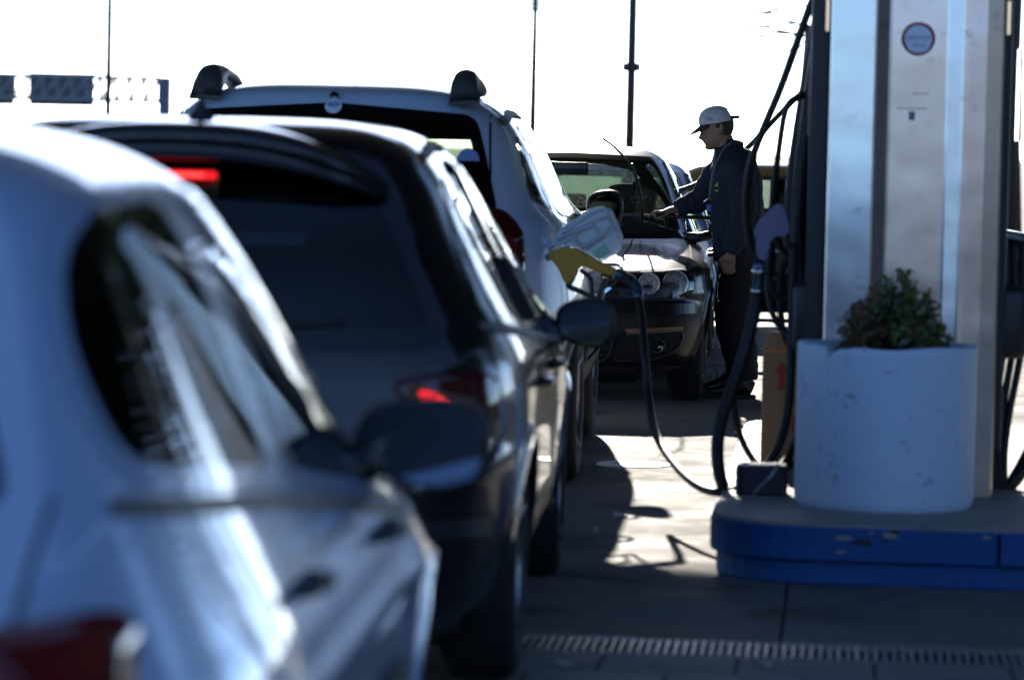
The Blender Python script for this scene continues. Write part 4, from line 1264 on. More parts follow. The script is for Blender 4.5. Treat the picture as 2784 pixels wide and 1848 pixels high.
MB().tube([inv @ atv(1751, 622, 13.8), inv @ atv(1751, 630, 13.8)], .026, 14).build('swivel_ring', M['chrome'], nz, True)
MB().tube([inv @ atv(1748, 668, 13.85), inv @ atv(1748, 674, 13.85)], .024, 14).build('swivel_ring', M['chrome'], nz, True)
MB().tube(smooth_path([inv @ atv(1790, 548, 13.8), inv @ atv(1806, 580, 13.85), inv @ atv(1830, 600, 13.9)], 5), .014, 10).build('trigger_guard', M['black_plastic'], nz, True)

# yellow nozzle in the SUV's filler with its jug
M['nozzle_yellow'] = mat('yellow nozzle rubber', (.44, .24, .014), .45, var=.15, scale=25)
ND = 15.42
yn = empty('fuel_nozzle', at(1560, 735, ND))
tag(yn, 'yellow and black fuel nozzle plugged into the white SUV', 'fuel nozzle')
fr_ = Matrix.Translation(yn.location); fr_.invert()
poly_solid('nozzle_body', chaikin([(1262, 588), (1292, 570), (1330, 572), (1352, 584), (1372, 598), (1422, 618), (1418, 640), (1366, 622), (1344, 612), (1334, 622), (1318, 650), (1302, 656), (1290, 622), (1276, 604)], 1), ND, .05, M['nozzle_yellow'], yn, fr_, .016)
MB().tube(smooth_path([fr_ @ atv(1418, 630, ND), fr_ @ atv(1446, 640, ND), fr_ @ atv(1468, 660, ND - .05), fr_ @ atv(1474, 690, ND - .1)], 4), [.024] * 4 + [.022] * 5 + [.020] * 4, 14).build('swivel', M['swivel'], yn, True)
g_ = [fr_ @ atv(x, y, ND) for x, y in ((1330, 622), (1318, 646), (1312, 660), (1340, 672), (1380, 688), (1386, 672), (1398, 640))]
MB().tube(smooth_path(g_, 5), .0115, 10).build('trigger_guard', M['black_plastic'], yn, True)
MB().tube(smooth_path([fr_ @ atv(1338, 622, ND), fr_ @ atv(1362, 642, ND), fr_ @ atv(1366, 664, ND), fr_ @ atv(1366, 684, ND)], 4), .010, 8).build('trigger', M['black_plastic'], yn, True)
MB().tube([fr_ @ atv(1292, 590, ND), fr_ @ atv(1276, 588, ND + .02), fr_ @ atv(1264, 594, ND + .06)], [.022, .018, .016], 12).build('spout', M['steel'], yn, True)

jug = empty('plastic_jug', at(1600, 640, ND + .02))
tag(jug, 'translucent plastic jug resting on top of the yellow nozzle', 'jug')
M['jug'] = mat('cloudy polyethylene', (.50, .62, .70), .4, var=.06, scale=20)
M['jug'].node_tree.nodes['Principled BSDF'].inputs['Transmission Weight'].default_value = .25
M['label_green'] = mat('faded green label', (.28, .55, .45), .6)
fj = Matrix.Translation(jug.location); fj.invert()
jo = [(1266, 568), (1280, 545), (1290, 530), (1362, 482), (1392, 476), (1412, 484), (1428, 520), (1438, 548), (1432, 556), (1434, 574), (1416, 590), (1394, 602), (1376, 600), (1340, 578), (1320, 570), (1290, 570)]
poly_solid('bottle', jo, ND + .06, .085, M['jug'], jug, fj, .012)
ridge = [fj @ (atv(x, y, ND + .06) - Vector((0, .052, 0))) for x, y in ((1285, 552), (1340, 525), (1392, 502), (1408, 508), (1400, 530), (1360, 560), (1340, 572))]
MB().tube(smooth_path(ridge, 5), .006, 8).build('moulded_ridge', M['jug'], jug, True)
for rp in (((1296, 540), (1366, 492), (1394, 486)), ((1352, 576), (1404, 540), (1424, 524)), ((1400, 486), (1416, 520), (1428, 552)), ((1300, 560), (1322, 545), (1330, 535))):
    MB().tube(smooth_path([fj @ (atv(x, y, ND + .06) - Vector((0, .044, 0))) for x, y in rp], 4), .005, 6).build('moulded_ridge', M['jug'], jug, True)
hnd = [fj @ (atv(x, y, ND + .06) - Vector((0, .05, 0))) for x, y in ((1330, 535), (1368, 520), (1376, 548), (1344, 566), (1326, 552), (1330, 535))]
MB().tube(smooth_path(hnd, 5), .008, 8).build('moulded_handle', M['jug'], jug, True)
lb = [fj @ (atv(x, y, ND + .06) - Vector((0, .0445, 0))) for x, y in ((1366, 582), (1396, 560), (1410, 582), (1382, 598))]
obj('label', lb, [(0, 1, 2, 3)], M['label_green'], jug, False)
MB().tube([fj @ atv(1274, 566, ND + .06), fj @ atv(1262, 574, ND + .06)], .018, 12).build('cap', M['jug'], jug, True)

# ------------------------------------------------------------------ planter and shrub
pc = at(2407, 1180, 13.05)
PCX, PCY, PR, PZ0, PZ1 = pc.x, 13.06, .312, .203, .765
pot = empty('planter', (PCX, PCY, PZ0))
tag(pot, 'white painted round concrete planter with chipped rim on the pump island', 'planter')
n_ = 96
hgt = PZ1 - PZ0
v_, f_l = [], []
prof = [(PR - .012, 0.0), (PR - .004, .012), (PR, .03), (PR, .2), (PR, .4), (PR, hgt - .03), (PR, hgt - .006), (PR - .004, hgt), (PR - .05, hgt), (PR - .056, hgt - .01), (PR - .056, hgt - .12)]
for i in range(n_):
    a = 2 * math.pi * i / n_
    chip = .028 * math.exp(-((a - (R(270) - .80)) / .085) ** 2) + .010 * math.exp(-((a - (R(270) - .64)) / .16) ** 2) + .006 * math.exp(-((a - (R(270) - .1)) / .3) ** 2)
    wv = .003 * math.sin(3 * a) + .002 * math.sin(7 * a + 1)
    for k, (r_, h_) in enumerate(prof):
        top = 1 if k >= 6 and k <= 9 else 0
        v_.append(((r_ + wv) * math.cos(a), (r_ + wv) * math.sin(a), h_ - chip * top + (.002 * math.sin(5 * a) if top else 0)))
k_ = len(prof)
for i in range(n_):
    j = (i + 1) % n_
    for q in range(k_ - 1): f_l.append((i * k_ + q, j * k_ + q, j * k_ + q + 1, i * k_ + q + 1))
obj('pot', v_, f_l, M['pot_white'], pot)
M['soil'] = mat('soil', (.035, .025, .018), .95, var=.4, scale=40, bump=.6, bscale=30)
MB().lathe([(.0005, hgt - .02), (.15, hgt - .022), (PR - .05, hgt - .035)], n=40).build('soil', M['soil'], pot, True)
MB().lathe([(.0005, -.0), (PR - .06, .0), (PR - .06, .014), (.0005, .014)], n=40).build('foot', M['gap'], pot)

def leaf_mat(name, c, tr=.35):
    m, t, b = nodes(name)
    oi = t.nodes.new('ShaderNodeTexCoord')
    nz = t.nodes.new('ShaderNodeTexNoise'); nz.inputs['Scale'].default_value = 9; nz.inputs['Detail'].default_value = 3
    t.links.new(oi.outputs['Object'], nz.inputs['Vector'])
    mx = t.nodes.new('ShaderNodeMix'); mx.data_type = 'RGBA'
    mr = t.nodes.new('ShaderNodeMapRange'); mr.inputs[1].default_value = .35; mr.inputs[2].default_value = .65
    t.links.new(nz.outputs[0], mr.inputs[0]); t.links.new(mr.outputs[0], mx.inputs[0])
    mx.inputs[6].default_value = (*[x * .55 for x in c], 1); mx.inputs[7].default_value = (c[0] * 1.5, c[1] * 1.25, c[2], 1)
    t.links.new(mx.outputs[2], b.inputs['Base Color'])
    b.inputs['Roughness'].default_value = .55
    return m
M['leaf'] = leaf_mat('shrub leaf', (.075, .13, .024))
M['leaf_dry'] = leaf_mat('dry shrub leaf', (.15, .10, .045))
M['bark'] = mat('bark', (.06, .045, .032), .9, var=.3, scale=20)
sh = empty('shrub', (PCX, PCY, PZ0 + hgt - .06))
tag(sh, 'small leafy green shrub growing in the white planter', 'shrub')
# leaf sprays on twigs; heights in the crown follow the lopsided cone of the photograph
def spray(base, d, ln, n, size, V, F, FM, mi):
    for i in range(n):
        t = (i + .5) / n
        p = base + d * ln * t
        for s in (1, -1):
            ax = d.cross(Vector((rng.normal(), rng.normal(), rng.normal()))).normalized()
            q = (d * .5 + ax).normalized()
            side = q.cross(Vector((rng.normal(), rng.normal(), rng.normal()))).normalized()
            L_, W_ = size * rng.uniform(.7, 1.25), size * rng.uniform(.28, .42)
            k = len(V)
            V += [p, p + q * L_ * .5 + side * W_, p + q * L_, p + q * L_ * .5 - side * W_]
            F.append((k, k + 1, k + 2, k + 3)); FM.append(mi)
V, F, FM = [], [], []
tw = MB()
sil = [(-.255, .09), (-.26, .17), (-.20, .20), (-.17, .26), (-.115, .315), (-.06, .365), (-.02, .33), (.03, .27), (.075, .285), (.07, .20), (.12, .15), (.20, .075), (.19, .03)]
import bisect
def crown_h(x):
    xs = [p[0] for p in sil]
    return float(np.interp(x, [-.17, -.14, -.10, -.05, .0, .04, .08, .11, .145, .17, .22], [.08, .17, .21, .27, .31, .335, .29, .23, .27, .17, .07]))
for i in range(330):
    x = rng.uniform(-.165, .215); y = rng.uniform(-.18, .18) * (1 - .5 * abs(x - .03) / .2)
    hm = crown_h(x) * (1 - .9 * (abs(y) / .23) ** 2)
    z = hm * rng.uniform(.15, 1.0) ** .6
    tip = Vector((x, y, max(z, .03)))
    root_ = Vector((x * .25, y * .25, tip.z * .35))
    d = (tip - root_).normalized()
    d = (d + Vector((rng.normal() * .35, rng.normal() * .35, rng.normal() * .25 + .2))).normalized()
    dry = 1 if (x < -.04 and rng.uniform() < .7) or rng.uniform() < .25 else 0
    spray(tip - d * .05, d, .06, 4, .022, V, F, FM, dry)
    if i % 5 == 0: tw.tube([root_, root_.lerp(tip, .6) + Vector((0, 0, .01)), tip], [.004, .0025, .0012], 5)
obj('foliage', V, F, None, sh, False, mats=[M['leaf'], M['leaf_dry']], fmat=FM)
for k in range(5):
    a = k * 1.3
    tw.tube([(0, 0, -.05), (.03 * math.cos(a), .03 * math.sin(a), .06), (.08 * math.cos(a) - .02, .08 * math.sin(a), .17)], [.012, .009, .004], 6)
tw.build('stems', M['bark'], sh, True)

# ------------------------------------------------------------------ small things on the island
M['cardboard'] = mat('cardboard', (.36, .22, .11), .85, var=.10, scale=5)
M['print_box'] = mat('red box print', (.42, .06, .05), .8)
bp_ = at(2066, 1262, 14.75)
cb = empty('cardboard_box', (bp_.x, 14.75, .203), LANE)
tag(cb, 'tall brown cardboard box with red arrow standing behind the white planter', 'box')
BW, BD, BH = .34, .26, .44
q = MB().box((BW / 2, BD / 2, BH / 2), (BW, BD, BH)).build('carton', M['cardboard'], cb, False, .004)
fl = MB().add([(.0, 0, BH), (BW, 0, BH), (BW - .02, -.005, BH + .075), (.025, -.005, BH + .075)], [(0, 1, 2, 3)]).build('flap', M['cardboard'], cb)
md = fl.modifiers.new('t', 'SOLIDIFY'); md.thickness = .004
MB().add([(0, 0, BH), (.012, BD, BH + .05), (0, BD, BH), ], [(0, 1, 2)]).build('flap', M['cardboard'], cb)
ar = [(.045, .36), (.075, .395), (.105, .36), (.088, .36), (.088, .285), (.062, .285), (.062, .36)]
obj('red_arrow', [(x, -.0025, z) for x, z in ar], [(0, 1, 2, 3, 4, 5, 6)], M['print_box'], q, False)
text('red_print', 'ES', .05, M['print_box'], fl, (.10, -.009, BH + .04))
text('red_print', 'FRAGIL', .05, M['print_box'], q, (.19, -.0025, .24))
rg = MB(); rg.lathe([(.050, 0), (.050, .002), (.066, .002), (.066, 0)], axis='Y', n=32)
o = rg.build('red_ring', M['print_box'], q); o.location = (.185, -.0035, .15)
M['bucket'] = mat('navy plastic', (.008, .012, .030), .4)
bk = at(2050, 1350, 13.35)
bt = empty('tool_tray', (bk.x + .02, 13.38, .203), LANE)
tag(bt, 'low dark navy plastic tray under the hoses on the island', 'tray')
b = MB()
v8 = rounded_rect(-.085, .10, -.08, .10, .03, 5)
b.prism(v8, 0, .105, 'Z')
b.build('tray', M['bucket'], bt, False, .008)
MB().tube([(-.02, -.09, .0), (.04, -.085, .07), (.07, -.08, .115)], .008, 6).build('brush_handle', M['steel'], bt, True)
# ------------------------------------------------------------------ people
M['skin'] = mat('skin', (.21, .115, .078), .55, var=.08, scale=30)
M['jacket'] = mat('navy jacket cloth', (.008, .011, .024), .9, var=.25, scale=60, bump=.3, bscale=150)
M['trousers'] = mat('black trouser cloth', (.006, .006, .008), .85, var=.25, scale=50, bump=.3, bscale=150)
M['shoe'] = mat('black shoe leather', (.008, .008, .008), .45)
M['cap_white'] = mat('off white cap cotton', (.44, .45, .47), .85, var=.05, scale=60, bump=.2, bscale=250)
M['cap_dark'] = mat('dark cap peak', (.012, .012, .016), .7)
M['hair'] = mat('dark brown hair', (.012, .009, .007), .6, bump=.6, bscale=220, stretch=(1, 1, .3))
M['patch_yellow'] = mat('yellow embroidery', (.45, .34, .02), .7)
M['lanyard'] = mat('printed lanyard', (.09, .15, .19), .6, var=.5, scale=90)
M['key_blue'] = mat('blue key fob', (.01, .09, .42), .35)
M['stubble'] = M['skin']

def head_mesh(c, fwd, h=.235):
    """Head from ear to ear with face relief. c: centre, fwd: horizontal facing, local -> world points and faces."""
    nz_, na = 40, 48
    V, F = [], []
    f = Vector(fwd).normalized(); up = Vector((0, 0, 1)); lf = up.cross(f)
    tz = [-.5, -.44, -.36, -.25, -.14, -.05, .06, .18, .30, .40, .47, .5]
    fr = [.060, .083, .088, .088, .092, .089, .092, .094, .086, .064, .034, .0]    # face side
    bk = [.010, .020, .040, .066, .082, .092, .099, .102, .096, .074, .040, .0]    # back of skull
    wd = [.022, .042, .054, .062, .066, .069, .073, .077, .074, .058, .032, .0]
    for i in range(nz_):
        t = -.5 + i / (nz_ - 1)
        a_, b_, c_ = (float(np.interp(t, tz, q)) for q in (fr, bk, wd))
        for j in range(na):
            a = 2 * math.pi * j / na
            ca, sa = math.cos(a), math.sin(a)
            r_ = a_ if ca > 0 else b_
            x = r_ * (abs(ca) ** .9) * (1 if ca > 0 else -1)
            y = c_ * (abs(sa) ** .85) * (1 if sa > 0 else -1)
            if ca > 0:
                lat = y / .02
                x += .026 * math.exp(-lat ** 2 * 1.1) * math.exp(-((t + .135) / .055) ** 2)        # nose tip
                x += .014 * math.exp(-lat ** 2 * 1.6) * math.exp(-((t + .05) / .08) ** 2)         # bridge
                x += .007 * math.exp(-(y / .034) ** 2) * math.exp(-((t - .055) / .04) ** 2)       # brow
                x -= .010 * math.exp(-((abs(y) - .032) / .016) ** 2) * math.exp(-((t + .01) / .04) ** 2)  # eye sockets
                x += .007 * math.exp(-(y / .022) ** 2) * math.exp(-((t + .235) / .022) ** 2)      # upper lip
                x += .006 * math.exp(-(y / .020) ** 2) * math.exp(-((t + .285) / .020) ** 2)      # lower lip
                x -= .006 * math.exp(-(y / .03) ** 2) * math.exp(-((t + .335) / .025) ** 2)
                x += .008 * math.exp(-(y / .026) ** 2) * math.exp(-((t + .43) / .05) ** 2)        # chin
            V.append(Vector(c) + f * x + lf * y + up * (t * h))
    for i in range(nz_ - 1):
        for j in range(na):
            k = (j + 1) % na
            F.append((i * na + j, i * na + k, (i + 1) * na + k, (i + 1) * na + j))
    F.append(tuple(range(na - 1, -1, -1))); F.append(tuple((nz_ - 1) * na + j for j in range(na)))
    return V, F

def finger(b, p, r):
    b.tube(smooth_path(p, 4), [r * (1 - .25 * i / (4 * (len(p) - 1))) for i in range(4 * (len(p) - 1) + 1)], 8)

def fused(name, b, m, parent, voxel, smooth=4, extra=None):
    o = b.build(name, m, parent, True)
    r_ = o.modifiers.new('fuse', 'REMESH'); r_.mode = 'VOXEL'; r_.voxel_size = voxel; r_.use_smooth_shade = True
    s_ = o.modifiers.new('soft', 'SMOOTH'); s_.factor = .5; s_.iterations = smooth
    return o

PD = 21.75                                             # the attendant's distance
att = empty('person', (1.30, PD, 0))
tag(att, 'attendant in white cap and navy jacket leaning over to wash the windscreen', 'person')
ai = Matrix.Translation(att.location); ai.invert()
def pp(px, py, dd=0.0):                                # photo pixel at the attendant's distance, in his frame
    return ai @ at(px, py, PD + dd)
HEAD = pp(1949, 352)
# head tilts forward a little: face looks left and down
hV, hF = head_mesh((0, 0, 0), (-1, 0, 0), .222)
tilt = Matrix.Rotation(R(-13), 3, 'Y')
hV = [HEAD + tilt @ v for v in hV]
bb = MB().add(hV, hF)
neck0, neck1 = HEAD + Vector((.035, 0, -.05)), pp(1985, 425)
bb.tube([HEAD + Vector((.02, 0, -.02)), neck0 + Vector((.012, 0, -.03)), neck1], [.058, .058, .07], 16)
# ears
for s_ in (1, -1):
    e0 = HEAD + tilt @ Vector((.012, s_ * .074, .0))
    bb.tube([e0 + Vector((.004, 0, .030)), e0 + Vector((.012, s_ * .008, .012)), e0 + Vector((.006, s_ * .006, -.012)), e0 + Vector((-.004, 0, -.028))], [(.010, .006), (.017, .007), (.013, .006), (.007, .005)], 10)
# joints
SR, SL = pp(1965, 448, .19), pp(1998, 446, -.19)       # right (far) and left (near) shoulder
ER, WR = pp(1905, 545, .22), pp(1840, 570, .18)
EL, WL = pp(2022, 575, -.25), pp(1986, 690, -.24)
bb.tube(smooth_path([SR, ER, WR], 5), [.05, .048, .046, .044, .042, .04, .038, .036, .034, .030, .027], 12)
bb.tube(smooth_path([SL, EL, WL], 5), [.05, .048, .046, .044, .042, .04, .038, .036, .034, .030, .027], 12)
HIP = pp(2013, 690)
bb.tube([neck1, pp(2000, 520), HIP], [(.10, .09), (.13, .10), (.14, .10)], 16)
# right hand: closed over the squeegee handle
pr_ = pp(1806, 578, .16)
bb.tube([WR, WR.lerp(pr_, .5) + Vector((0, 0, .004)), pr_], [(.022, .03), (.022, .038), (.018, .042)], 12)
for k, (dy, ln) in enumerate(((-.032, .85), (-.011, 1.0), (.011, .97), (.031, .8))):
    k0 = pr_ + Vector((-.012, dy, .006 - .004 * abs(k - 1.5)))
    if k == 0:      # pointing finger rests along the handle
        finger(bb, [k0, k0 + Vector((-.036, 0, .006)), k0 + Vector((-.066, .0, -.012)), k0 + Vector((-.085, 0, -.030))], .0095)
    else:
        finger(bb, [k0, k0 + Vector((-.034 * ln, 0, -.002)), k0 + Vector((-.042 * ln, 0, -.032)), k0 + Vector((-.012, 0, -.044))], .0095)
finger(bb, [pr_ + Vector((.02, -.034, -.008)), pr_ + Vector((-.012, -.05, -.022)), pr_ + Vector((-.040, -.038, -.034))], .0105)
# left hand: hanging, slightly curled
pl = pp(1981, 712, -.24)
bb.tube([WL, WL.lerp(pl, .6), pl], [(.030, .020), (.038, .018), (.040, .015)], 12)
for k, (dx, ln) in enumerate(((-.030, .9), (-.010, 1.0), (.011, .95), (.031, .78))):
    k0 = pl + Vector((dx, .004, -.008))
    finger(bb, [k0, k0 + Vector((-.002, .004, -.034 * ln)), k0 + Vector((.006, .018, -.058 * ln)), k0 + Vector((.012, .034, -.062 * ln))], .0095)
finger(bb, [pl + Vector((-.034, 0, .03)), pl + Vector((-.050, .012, .004)), pl + Vector((-.046, .024, -.026))], .0105)
# legs inside the trousers
KL, AL = pp(2000, 880, -.09), pp(2022, 1030, -.09)
KR, AR = pp(1992, 880, .10), pp(2012, 1030, .10)
for k_, a_, dd in ((KL, AL, -.09), (KR, AR, .09)):
    bb.tube(smooth_path([HIP + Vector((0, dd, 0)), k_, a_], 4), [.075, .07, .065, .06, .055, .05, .045, .04, .036], 12)
fused('body', bb, M['skin'], att, .0065, 2)

# jacket
jb = MB()
spine = [pp(1992, 385), pp(1988, 405), pp(1992, 430), pp(2000, 470), pp(2003, 520), pp(2004, 580), pp(2006, 640), pp(2008, 690), pp(2009, 708)]
jb.tube(smooth_path(spine, 3), [(.075, .062)] * 3 + [(.105, .10)] * 2 + [(.17, .115)] * 2 + [(.215, .135)] * 3 + [(.215, .15)] * 4 + [(.205, .155)] * 4 + [(.195, .155)] * 4 + [(.185, .15)] * 2 + [(.17, .14)], 24, up=(0, 1, 0))
def sleeve(P, r0, r1, n=9, wob=.006):
    Q = smooth_path(P, n)
    m = len(Q)
    rad = []
    for i in range(m):
        t = i / (m - 1)
        rad.append(r0 + (r1 - r0) * t + wob * math.sin(i * 1.9) * (.4 + .6 * t) + wob * .5 * math.sin(i * 3.1))
    rad[-1] = r1 * .82
    jb.tube(Q, rad, 16)
sleeve([SR + Vector((.02, -.04, -.01)), SR.lerp(ER, .5) + Vector((-.008, 0, 0)), ER, ER.lerp(WR, .5) + Vector((0, 0, .006)), WR + Vector((-.006, 0, .0))], .088, .052, 6, .0085)
sleeve([SL + Vector((.0, .03, -.01)), SL.lerp(EL, .5) + Vector((.012, 0, 0)), EL, EL.lerp(WL, .5), WL + Vector((0, 0, .0))], .095, .056, 6, .006)
jb.tube([pp(1989, 398), pp(1993, 380)], [(.066, .062), (.062, .060)], 16)
jk = fused('jacket', jb, M['jacket'], att, .011, 3)
tx = bpy.data.textures.new('folds', 'CLOUDS'); tx.noise_scale = .11
dm = jk.modifiers.new('folds', 'DISPLACE'); dm.texture = tx; dm.strength = .022; dm.mid_level = .5
# trousers
tb = MB()
for k_, a_, dd in ((KL, AL, -.085), (KR, AR, .095)):
    P = smooth_path([HIP + Vector((0, dd, .06)), HIP.lerp(k_, .5) + Vector((0, dd * .2, 0)), k_, k_.lerp(a_, .55) + Vector((.01, 0, 0)), a_ + Vector((.006, 0, -.01))], 4)
    n_ = len(P)
    tb.tube(P, [(.125 - .045 * i / (n_ - 1) + .004 * math.sin(i * 2.3), .105 - .03 * i / (n_ - 1)) for i in range(n_)], 16, )
tb.tube([HIP + Vector((0, 0, .12)), HIP, HIP + Vector((0, 0, -.1))], [(.15, .16), (.155, .165), (.11, .13)], 18)
tr_ = fused('trousers', tb, M['trousers'], att, .010, 3)
tx2 = bpy.data.textures.new('trouser_folds', 'CLOUDS'); tx2.noise_scale = .07
dm = tr_.modifiers.new('folds', 'DISPLACE'); dm.texture = tx2; dm.strength = .020; dm.mid_level = .5
# shoes
for k, (a_, dd) in enumerate(((AL, -.10), (AR, .11))):
    sb = MB()
    z0 = -att.location.z
    ax, ay = a_.x + (.0 if k == 0 else -.05), a_.y
    sb.tube([(ax + .055, ay, .055), (ax + .03, ay, .065), (ax - .03, ay, .068), (ax - .09, ay, .05), (ax - .15, ay, .038), (ax - .20, ay, .034), (ax - .225, ay, .030)],
            [(.040, .034), (.055, .040), (.060, .042), (.046, .048), (.035, .050), (.031, .044), (.015, .02)], 16)
    sb.tube([(ax, ay, .06), (ax - .005, ay, .14)], [.052, .05], 14)
    so = fused('shoe', sb, M['shoe'], att, .009, 2)
    lb_ = MB().box((ax - .08, ay, .011), (.30, .092, .022), bev=.008).build('sole', M['rubber'], so)
    lc = MB()
    lc.tube(smooth_path([(ax - .085, ay, .10), (ax - .11, ay - .01, .125), (ax - .13, ay, .10)], 4), .003, 5).tube(smooth_path([(ax - .08, ay, .10), (ax - .09, ay + .01, .145), (ax - .10, ay, .15)], 4), .003, 5)
    lc.build('laces', M['rubber'], so)
# cap
cv, cf = [], []
cc = HEAD + tilt @ Vector((.006, 0, .045))
nr, na = 14, 40
for i in range(nr):
    ph_ = R(90) * i / (nr - 1)
    for j in range(na):
        a = 2 * math.pi * j / na
        rx = .100 if math.cos(a) > 0 else .097
        q = Vector((-math.cos(a) * rx * math.cos(ph_), math.sin(a) * .089 * math.cos(ph_), .100 * math.sin(ph_) ** .8 - .010 + (.008 * max(0, math.cos(a)) * math.cos(ph_))))
        cv.append(cc + tilt @ q)
for i in range(nr - 1):
    for j in range(na):
        k = (j + 1) % na
        ang = (j + .5) / na * 360
        if 152 < ang < 208 and i < 5: continue          # opening above the rear strap
        cf.append((i * na + j, i * na + k, (i + 1) * na + k, (i + 1) * na + j))
cap = empty('cap'); cap.parent = att
co = obj('crown', cv, cf, M['cap_white'], cap)
md = co.modifiers.new('t', 'SOLIDIFY'); md.thickness = .003
pv_, pf_ = [], []
for i in range(9):
    u = i / 8
    for j in range(15):
        a = R(-62 + 124 * j / 14)
        rr_ = .097 + .080 * u * max(0, math.cos(a)) ** 1.8
        yy = math.sin(a) * (.088 + .006 * u)
        xx = -math.cos(a) * rr_
        pv_.append(cc + tilt @ Vector((xx, yy, -.002 - .044 * u * max(0, math.cos(a)) ** 1.2 - .6 * yy * yy)))
for i in range(8):
    for j in range(14): pf_.append((i * 15 + j, i * 15 + j + 1, (i + 1) * 15 + j + 1, (i + 1) * 15 + j))
po_ = obj('peak', pv_, pf_, M['cap_dark'], cap)
md = po_.modifiers.new('t', 'SOLIDIFY'); md.thickness = .004
MB().tube([cc + tilt @ Vector((.085, -.055, .004)), cc + tilt @ Vector((.104, 0, .004)), cc + tilt @ Vector((.085, .055, .004))], [(.011, .003)] * 3, 8).tube([cc + tilt @ Vector((.10, -.01, .004)), cc + tilt @ Vector((.135, -.02, .0))], [(.010, .003)] * 2, 8).build('strap', M['cap_dark'], cap, True)
MB().lathe([(.0005, .006), (.006, .004), (.008, 0)], cc + tilt @ Vector((0, 0, .090)), n=12).build('button', M['cap_white'], cap, True)
tp = cc + tilt @ Vector((-.055, -.0785, .034))
for k, (wd_, bd_) in enumerate((('Limpieza', .013), ('y lavado', .013))):
    t_ = text('cap_print', wd_, .0135, M['cap_dark'], cap, tp + Vector((.012 + .004 * k, -.004 - .003 * k, -.0 - .012 * k)))
    t_.rotation_euler = (R(90), R(6), R(-14))
for dx, dz in ((-.04, .058), (.03, .056)):
    MB().lathe([(.0005, .0), (.004, .0), (.0045, .002)], cc + tilt @ Vector((dx, -.066, dz)), axis='Y', n=10).build('eyelet', M['cap_dark'], cap, True)
# hair below the cap
hb = MB()
hh = [HEAD + tilt @ ((v - HEAD)) for v in []]
V, F = [], []
for i in range(9):
    t = -.19 + .36 * i / 8
    for j in range(25):
        a = R(62 + 236 * j / 24)
        b_, c_ = np.interp(t, [-.25, -.05, .18], [.072, .096, .104]), np.interp(t, [-.25, -.05, .18], [.066, .073, .079])
        k_ = (.30 if t < -.02 else 1)
        lim = 1.0
        if t < -.06 and (j < 6 or j > 18): continue
        V.append(HEAD + tilt @ Vector((-math.cos(a) * b_, math.sin(a) * c_, t * .222)))
bmh = bmesh.new()
vs = {}
for i in range(9):
    t = -.19 + .36 * i / 8
    for j in range(25):
        a = R(88 + 184 * j / 24)
        if t < .02 and (j < 3 or j > 21): continue
        b_, c_ = float(np.interp(t, [-.25, -.05, .18], [.070, .096, .105])), float(np.interp(t, [-.25, -.05, .18], [.067, .0745, .080]))
        vs[i, j] = bmh.verts.new(HEAD + tilt @ Vector((-math.cos(a) * b_, math.sin(a) * c_, t * .222)))
for (i, j), v in list(vs.items()):
    q = [(i, j), (i, j + 1), (i + 1, j + 1), (i + 1, j)]
    if all(k in vs for k in q): bmh.faces.new([vs[k] for k in q])
me = bpy.data.meshes.new('hair'); bmh.to_mesh(me); bmh.free()
me.materials.append(M['hair']); me.polygons.foreach_set('use_smooth', [True] * len(me.polygons))
ho = linked('hair', me, att)
md = ho.modifiers.new('t', 'SOLIDIFY'); md.thickness = .008; md.offset = 0
# lanyard, keys and jacket badge
ly = MB()
ly.tube(smooth_path([pp(1990, 388, -.06), pp(1972, 400, -.10), pp(1957, 425, -.14), pp(1945, 450, -.15), pp(1938, 480, -.15), pp(1932, 520, -.15), pp(1930, 545, -.15)], 5), [(.009, .003)] * 31, 8)
ly.tube(smooth_path([pp(1946, 418, -.06), pp(1944, 440, -.12), pp(1938, 465, -.14), pp(1930, 500, -.15), pp(1929, 545, -.15)], 5), [(.008, .003)] * 21, 8)
ly.build('lanyard', M['lanyard'], att, True)
MB().box(pp(1928, 566, -.15), (.028, .012, .042), bev=.005).build('key_fob', M['key_blue'], att, True)
MB().tube([pp(1933, 531, -.15), pp(1914, 550, -.16)], .005, 6).build('key', M['chrome'], att, True)
bdg = [pp(1942, 506, -.168), pp(1952, 494, -.168), pp(1952, 508, -.168)]
obj('jacket_badge', bdg, [(0, 1, 2)], M['patch_yellow'], att, False)
obj('jacket_badge', [pp(1941, 515, -.168), pp(1952, 518, -.168), pp(1951, 523, -.168), pp(1944, 519, -.168)], [(0, 1, 2, 3)], M['patch_yellow'], att, False)

# squeegee in his right hand
sq = empty('squeegee', at(1800, 588, PD + .16))
tag(sq, 'long handled squeegee with blue head held against the windscreen', 'squeegee')
fs = Matrix.Translation(sq.location); fs.invert()
MB().tube([fs @ at(1690, 585, PD + .14), fs @ at(1800, 589, PD + .16), fs @ at(1934, 592, PD + .16)], .0115, 10).build('handle', M['black_plastic'], sq, True)
M['sponge'] = mat('blue sponge mesh', (.05, .10, .22), .8, bump=.8, bscale=90)
MB().tube([fs @ at(1666, 562, PD + .16), fs @ at(1685, 616, PD + .16)], [(.020, .022), (.024, .022)], 12).build('head', M['sponge'], sq, True)
MB().tube([fs @ at(1672, 545, PD + .16), fs @ at(1682, 618, PD + .16)], .008, 8).build('blade', M['rubber'], sq, True)
MB().lathe([(.014, -.004), (.020, 0), (.014, .004), (.014, -.004)], fs @ at(1674, 547, PD + .15), axis='Y', n=18).build('ring', M['grey_plastic'], sq, True)

